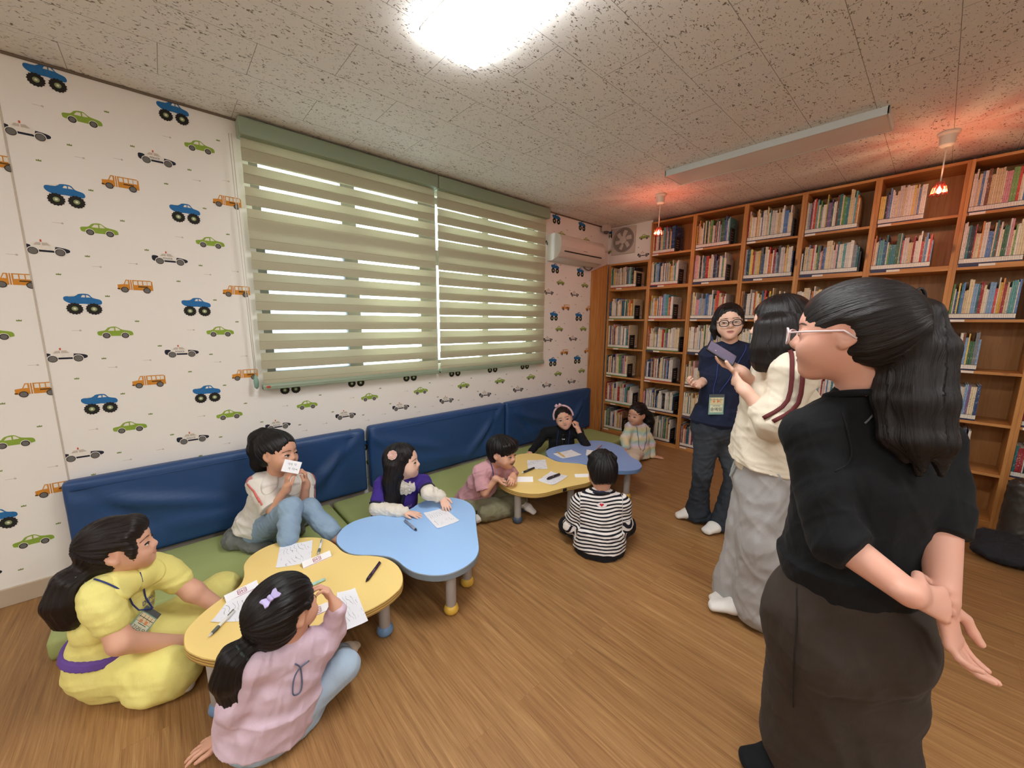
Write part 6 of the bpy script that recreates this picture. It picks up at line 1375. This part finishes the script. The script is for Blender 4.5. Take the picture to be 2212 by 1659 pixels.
# ---- woman in the cream track jacket --------------------------------------------------------
J = joints('jacket')
P = Fig('standing woman in cream track jacket with maroon sleeve stripes and grey sweatpants, holding a phone', J, (-.80, -.38, -.10), up=(-.1, -.05, 1), H=.225, size=1, adult=True)
d = SDF(.0042); P.head(d); P.torso(d, -.006); P.arm(d, 'L', r=(.044, .036, .026)); P.arm(d, 'R', r=(.044, .036, .026))
dv = nrm(atd(1533, 760, 2.02) - J['wrR']); Zn = nrm(nrm(CAM - J['wrR']) * .55 + np.array([-.1, -.1, .8])); Zn = nrm(Zn - dv * (Zn @ dv)); X_ = dv; ph = J['wrR'] + dv * .125 + Zn * .030
P.hand(d, 'R', dv, Zn, curl=.30, spread=.06, thumb=.85, L=.165); P.hand(d, 'L', nrm((-.45, .35, .30)), nrm((.1, .7, .3)), curl=.9, L=.165)
for q in 'RL': P.leg(d, q, -.008)
HD = SDF(.01); P.head(HD); body = finish_body(P, d, SK2); P.face(HD, body, .6, gaze=(0, -.5))
cr = cloth('cream_fleece', 'ded4bf', .04, col2='e8dfcd')
c = SDF(.005); P.torso(c, .040, w=1.05); c.tub(J['che'], J['pel'] + P.spine * .03, P.lat, (.17, .145), (.185, .165), .05)
e = J['elL'] - J['shL']; c.cap(J['shL'], J['elL'], .068, .072, .04); c.cap(J['elL'], J['elL'] + (J['wrL'] - J['elL']) * .35, .070, .056, .03); pc = J['elL'] + (J['wrL'] - J['elL']) * .38; c.cap(pc - nrm(J['wrL'] - J['elL']) * .03, pc, .052, .048, .01)
c.cap(J['shR'], J['elR'], .066, .066, .04); c.cap(J['elR'], J['elR'] + (J['wrR'] - J['elR']) * .4, .062, .05, .03)
c.cut(J['pel'] + P.spine * .035, -P.spine); c.tub(J['pel'] + P.spine * .055, J['pel'] + P.spine * .0, P.lat, (.172, .150), (.160, .142), .012, rc=.006)
c.tub(J['nb'] - P.spine * .04, J['nb'] + P.spine * .025, P.lat, (.085, .082), (.075, .075), .02, rc=.008)
jk = sdf_obj('track_jacket', c, cr, P.root, P.root, .008, 91, .17)
mr = plain('maroon_tape', '5e2426', .75)
toC = nrm(CAM - J['shL'])
for k in (-.018, .018):
    sd = nrm(np.cross(J['elL'] - J['shL'], toC)) * k
    ribbon(P, 'sleeve_stripe', c, [J['nb'] * .6 + J['shL'] * .4 + sd, J['shL'] + sd + np.array([0, 0, .02]), J['shL'] * .5 + J['elL'] * .5 + sd - nrm(np.cross(J['elL'] - J['shL'], toC)) * .03, J['elL'] + sd + (J['wrL'] - J['elL']) * .12], [nrm(toC + P.spine * .8), nrm(toC + P.spine * .4), toC, nrm(toC + (J['wrL'] - J['elL']) * .5)], .016, mr, jk, lift=.009)
j = SDF(.005); j.tub(J['pel'] + P.spine * .05, J['pel'] - P.spine * .06, P.lat, (.15, .125), (.175, .15), .03)
for q in 'RL':
    k_, a_ = J['kn' + q], J['an' + q]; j.cap(J['hip' + q], k_, .115, .112, .04); j.cap(k_, a_ + np.array([0, 0, .01]), .112, .118, .03)
j.cut((0, 0, .004), (0, 0, -1)); sdf_obj('sweatpants', j, cloth('heather_grey_fleece', 'a5a4a4', .10, 300, col2='b6b5b5'), P.root, P.root, .009, 92, .20, (1, 1, .35))
P.tube('drawstring', P.on(j, spline([J['pel'] + P.front * .1 + P.lat * .03, J['pel'] + P.front * .1 + P.lat * .025 - P.spine * .05, J['pel'] + P.front * .1 + P.lat * .02 - P.spine * .065, J['pel'] + P.front * .1 + P.lat * .012 - P.spine * .04, J['pel'] + P.front * .1 + P.lat * .01], 4, closed=False), P.front, .006), .004, plain('grey_cord', '9fa3a3', .7))
k = SDF(.0045); P.foot(k, 'R', atz(1545, 1296, .028), .004); P.foot(k, 'L', J['anL'] + nrm((-.8, -.4, 0)) * .2 - np.array([0, 0, .055]), .003); k.cut((0, 0, .003), (0, 0, -1)); sdf_obj('socks', k, cloth('white_sock', 'dcd8d2'), P.root, P.root)
ly = P.tube('lanyard', [atd(1697, 1040, 1.99), atd(1695, 1062, 1.985), atd(1692, 1084, 1.98)], .004, M_STRAP)
tc = atd(1690, 1092, 1.975); name_tag(P, ly, tc, nrm((.8, .5, .05)), nrm((.05, .03, -1)), toC, None, .075, .11, back=True)
h = SDF(.0045); P.cap_hair(h, (.62, 0, .30, .42, .30, .50), None, .03); h.ell(P.hp(-.10, 0, .40), [.42 * P.H, .44 * P.H, .52 * P.H], P.R, .03); h.ell(P.hp(.62, 0, .28), [.40 * P.H, .30 * P.H, .50 * P.H], P.R, .01, '-'); tl = []
for f_, l_, z in ((-.38, -.25, -.45), (-.40, 0, -.5), (-.36, .24, -.48), (-.20, .38, -.52), (.0, .42, -.50), (.16, .40, -.42), (.12, -.38, -.35), (.34, .36, -.34)):
    pts = [P.hp(f_ * .85, l_ * .9, .45), P.hp(f_ * 1.05, l_ * 1.06, .05), P.hp(f_ * 1.05 + .04, l_ * 1.08, z * .65), P.hp(f_ + .08, l_ * 1.05, z)]; h.chain(pts, [.045, .042, .032, .008], .03); tl.append((pts, .055))
P.hair(h, HAIR_K, (.05, 0, 1), tails=tl, amp=.0012)
# phone
Y_ = np.cross(Zn, X_); b = MB()
def pb(l0, l1, w0, w1, z0, z1, mi=0): b.add([ph + X_ * l + Y_ * w + Zn * z for z in (z0, z1) for l, w in ((l0, w0), (l1, w0), (l1, w1), (l0, w1))], [(3, 2, 1, 0), (4, 5, 6, 7), (0, 1, 5, 4), (1, 2, 6, 5), (2, 3, 7, 6), (3, 0, 4, 7)], mi)
pb(-.070, .070, -.034, .034, -.005, .005); o = b.build('phone', plain('black_phone_case', '15151a', .35, .5), origin=tuple(ph), bevel=.004); tag(o, 'dark smartphone held up by the woman in the cream jacket', 'phone')
b = MB(); pb(-.065, .065, -.029, .029, .005, .0056); b.build('screen', plain('violet_grey_screen', '6c6377', .15, .6), o, bevel=.0)
# ---- woman in black, back to the lens -------------------------------------------------------
J = joints('black')
J['anL'] = np.array([2.90, 1.39, .085]); J['anR'] = np.array([3.035, 1.36, .085])
P = Fig('standing woman in black sweater and brown wide trousers, long ponytail, hands clasped behind', J, (-.90, -.05, -.05), up=(-.10, .06, 1), H=.222, size=1, adult=True)
d = SDF(.0032); P.head(d); P.torso(d, -.008); P.arm(d, 'L', r=(.046, .040, .027), k=.006); P.arm(d, 'R', r=(.046, .040, .027), k=.006)
P.hand(d, 'L', nrm(RM[0] * .85 + RM[1] * .30 + RM[2] * .10), nrm(RM[2] * .9 - RM[0] * .1 + RM[1] * .3), curl=.42, spread=.04, thumb=.75, L=.165, k0=.005)
P.hand(d, 'R', nrm(RM[0] * .10 + RM[1] * .9 - RM[2] * .12), nrm(-RM[2] * .8 + RM[0] * .45), k0=.005, curl=.34, spread=.10, thumb=.55, L=.175, fing=(.34, .46, .52, .58))
for q in 'RL': P.leg(d, q, -.01)
HD = SDF(.01); P.head(HD); body = finish_body(P, d, SK4); P.face(HD, body, .8)
bs = cloth('black_sweater_knit', '101214', .15, 800, col2='17191c')
c = SDF(.0042); P.torso(c, .013, w=.98); c.tub(J['che'], J['pel'] + P.spine * .12, P.lat, (.142, .112), (.156, .126), .05); c.ops = [o for o in c.ops if not (o[1] == 't' and (o[2][0] == J['pel']).all())]
c.tub(J['pel'] + P.spine * .13, J['pel'] + P.spine * .07, P.lat, (.160, .130), (.150, .122), .02, rc=.012)
for q in 'LR':
    e = J['wr' + q] - J['el' + q]; c.cap(J['sh' + q], J['el' + q], .060, .060, .014); pc = J['el' + q] + e * .30; c.sleeve(J['el' + q], pc, .060, .052, .012)
sw = sdf_obj('sweater', c, bs, P.root, P.root, .006, 101, .16)
P.tube('collar', [J['nb'] - P.spine * .012 + (.074 * math.cos(t) * P.lat + .066 * math.sin(t) * P.front) - P.spine * .022 * math.sin(t) for t in np.linspace(0, 2 * np.pi, 32, endpoint=False)], .008, bs, sw, closed=True)
for q in 'L':
    tc_ = nrm(CAM - J['sh' + q]); S_ = spline([J['sh' + q] * .55 + J['nb'] * .45 - P.front * .03, J['sh' + q] * .8 + J['che'] * .2 - P.front * .08 - P.lat * .02, J['che'] + P.lat * .11 - P.front * .05 + P.spine * .02], 6, closed=False)
    P.tube('shoulder_seam', P.on(c, S_, nrm(tc_ + P.spine * .5), .0015), .0022, plain('black_seam', '0c0d0f', .9), sw)
P.tube('cord', P.on(c, spline([atd(1888, 838, 1.13), atd(1897, 862, 1.13), atd(1896, 885, 1.13), atd(1882, 905, 1.13), atd(1868, 918, 1.13)], 5, closed=False), nrm(CAM - J['nb']), .003), .0022, plain('pale_cord', '5d6064', .6), sw)
br = cloth('dark_brown_twill', '37302b', .10, 700, col2='443b35')
j = SDF(.0055); j.tub(J['pel'] + P.spine * .05, J['pel'] - P.spine * .09, P.lat, (.150, .122), (.158, .136), .07)
for q in 'LR':
    k_, a_ = J['kn' + q], J['an' + q]; j.cap(J['hip' + q], k_, .112, .108, .08); j.cap(k_, a_, .108, .118, .04)
j.cap(J['pel'] - P.front * .06 - P.spine * .05 + P.lat * -.05, J['pel'] - P.front * .05 - P.spine * .1 + P.lat * .06, .10, .10, .04)
j.cut((0, 0, .006), (0, 0, -1)); tr_ = sdf_obj('trousers', j, br, P.root, P.root, .010, 102, .26, (1, 1, .3))
S_ = [atd(x, y, 1.12) for x, y in ((1717, 1285), (1719, 1340), (1714, 1430), (1708, 1500), (1706, 1570))]
P.tube('side_seam', P.on(j, spline(S_, 5, closed=False), nrm(CAM * np.array([1, 1, 0]) + np.array([0, 0, .75]) - J['hipL']), .006), .0022, plain('brown_seam', '211c18', .9), tr_)
k = SDF(.004); P.foot(k, 'L', atz(1613, 1640, .03) , .004); P.foot(k, 'R', J['anR'] + np.array([-.17, -.02, -.055]), .004); k.cut((0, 0, .003), (0, 0, -1)); sdf_obj('socks', k, cloth('black_sock', '15171a', .1), P.root, P.root)
h = SDF(.0036); P.cap_hair(h, (.62, 0, .28, .42, .33, .52), .13, .0); kn = atd(1950, 672, 1.255)
h.chain([P.hp(-.30, 0, .62), kn], [.075, .036], .05)
pts = [kn, atd(1966, 680, 1.26), atd(1974, 750, 1.25), atd(1966, 860, 1.225), atd(1974, 945, 1.21), atd(1985, 1025, 1.20)]; tl = []
for da, db in ((0, 0), (.036, .0), (-.036, .005), (.0, .034), (.014, -.034), (-.022, -.026), (.044, .02)):
    of = lambda i, s_: np.array(pts[i]) + s_ * (np.array([RM[0][0], RM[0][1], 0]) * da + np.array([RM[0][1], -RM[0][0], 0]) * -db)
    pp = [pts[0], of(1, .7), of(2, 1.1), of(3, 1.2), of(4, 1.15), of(5, .9) + np.array([0, 0, abs(da) * .8])]; h.chain(pp, [.018, .026, .030, .030, .025, .006], .018); tl.append((pp, .045))
for f_, l_ in (): pp = [P.hp(f_ - .12, l_ + .02, .74), P.hp(f_, l_ + .03, .5), P.hp(f_ + .02, l_ + .02, .2), P.hp(f_ + .05, l_, -.08)]; P.tube('hair_strand', spline(pp, 5, closed=False), .0007, HAIR_K)
P.ears_out(h); P.hair(h, HAIR_K, (-.9, 0, .28), tails=tl, amp=.0011)
b = MB(); e = nrm(pts[1] - pts[0]); u1 = nrm(np.cross(e, (0, 0, 1))); u2 = np.cross(e, u1); b.tube([kn + e * .012 + .030 * (math.cos(t) * u1 + math.sin(t) * u2) for t in np.linspace(0, 2 * np.pi, 18, endpoint=False)], .006, 8, closed=True); q0 = kn + np.array([0, 0, .020]); b.tube(spline([q0, q0 + RM[0] * .03 + np.array([0, 0, .030]), q0 + RM[0] * .045 + np.array([0, 0, .012]), q0 + RM[0] * .035 + np.array([0, 0, -.01])], 4, closed=False), .0035, 6); P.mb(b, 'hair_tie', plain('black_tie', '101012', .5), smooth=True)
glasses(P, HD, 'glasses', plain('clear_pink_acetate', 'd9c6c9', .15, .6), M_LENS, th=.0026)
# ------------------------------------------------------------------ right edge: black leather post and dark jacket
def mat_leather():
    t = NT('black_leather'); v = t.coord('Object'); f = t.noise(v, 60, 4); t.bump(f, .25, .004); return t.base(t.mix(f, lin('23211f'), lin('35322f')), .32, .5)
fp = atz(2120, 1195, 0); s = SDF(.006); top = np.array([fp[0] + .10, fp[1] + .12, .47]); b0 = np.array([fp[0] + .13, fp[1] + .12, .07])
vr = np.array([RM[0][0], RM[0][1], 0])
for t_ in (0, .12, .24, .36): s.cap(b0 + vr * t_ + np.array([0, 0, .02]), top + vr * (t_ + .02) - np.array([0, 0, .02]) , .085, .060, .03)
ch = sdf_obj('leather_body', s, mat_leather(), None, type('o', (), {'location': (0, 0, 0)})(), .003, 7)
rt = empty('armchair', (b0[0] + .15, b0[1] + .1, 0), 'black leather armchair side at the right edge, beside the bookcases', 'armchair'); ch.parent = rt; ch.location = -rt.location; ch.name = 'armrest'
for t_ in (0, .36): b = MB(); q = b0 + vr * t_; b.lathe([(.020, 0), (.024, .01), (.022, .03)], (q[0], q[1], 0)); b.build('caster', plain('brass', 'a8843f', .3, .6, 1.0), rt, smooth=True)
s = SDF(.006); o = np.array(atz(2190, 1190, .08)); vf = np.array([-RM[0][1], RM[0][0], 0])
for a, b_, c_, r in ((-.08, 0, .02, (.13, .09, .05)), (.05, .03, .03, (.14, .13, .07)), (.18, .05, .05, (.16, .14, .09)), (.08, -.10, .0, (.16, .09, .04)), (.30, .0, .04, (.16, .15, .10)), (.0, .10, .05, (.10, .08, .05))): s.ell(o + vr * a + vf * b_ + np.array([0, 0, c_ - .04]), list(r), None, .05)
s.cut((0, 0, .004), (0, 0, -1)); V, Q = s.mesh(); V = V + vnormals(V, Q) * np.clip(folds(V, .016, 177, .16), -.03, .02)[:, None]; V[:, 2] = np.maximum(V[:, 2], .004)
rt = empty('dark_jacket', (o[0] + .1, o[1], 0), 'dark charcoal jacket heaped on the floor at the right edge', 'jacket'); mesh_obj('jacket_body', V, Q, cloth('charcoal_fabric', '26262b', .15), rt, rt)
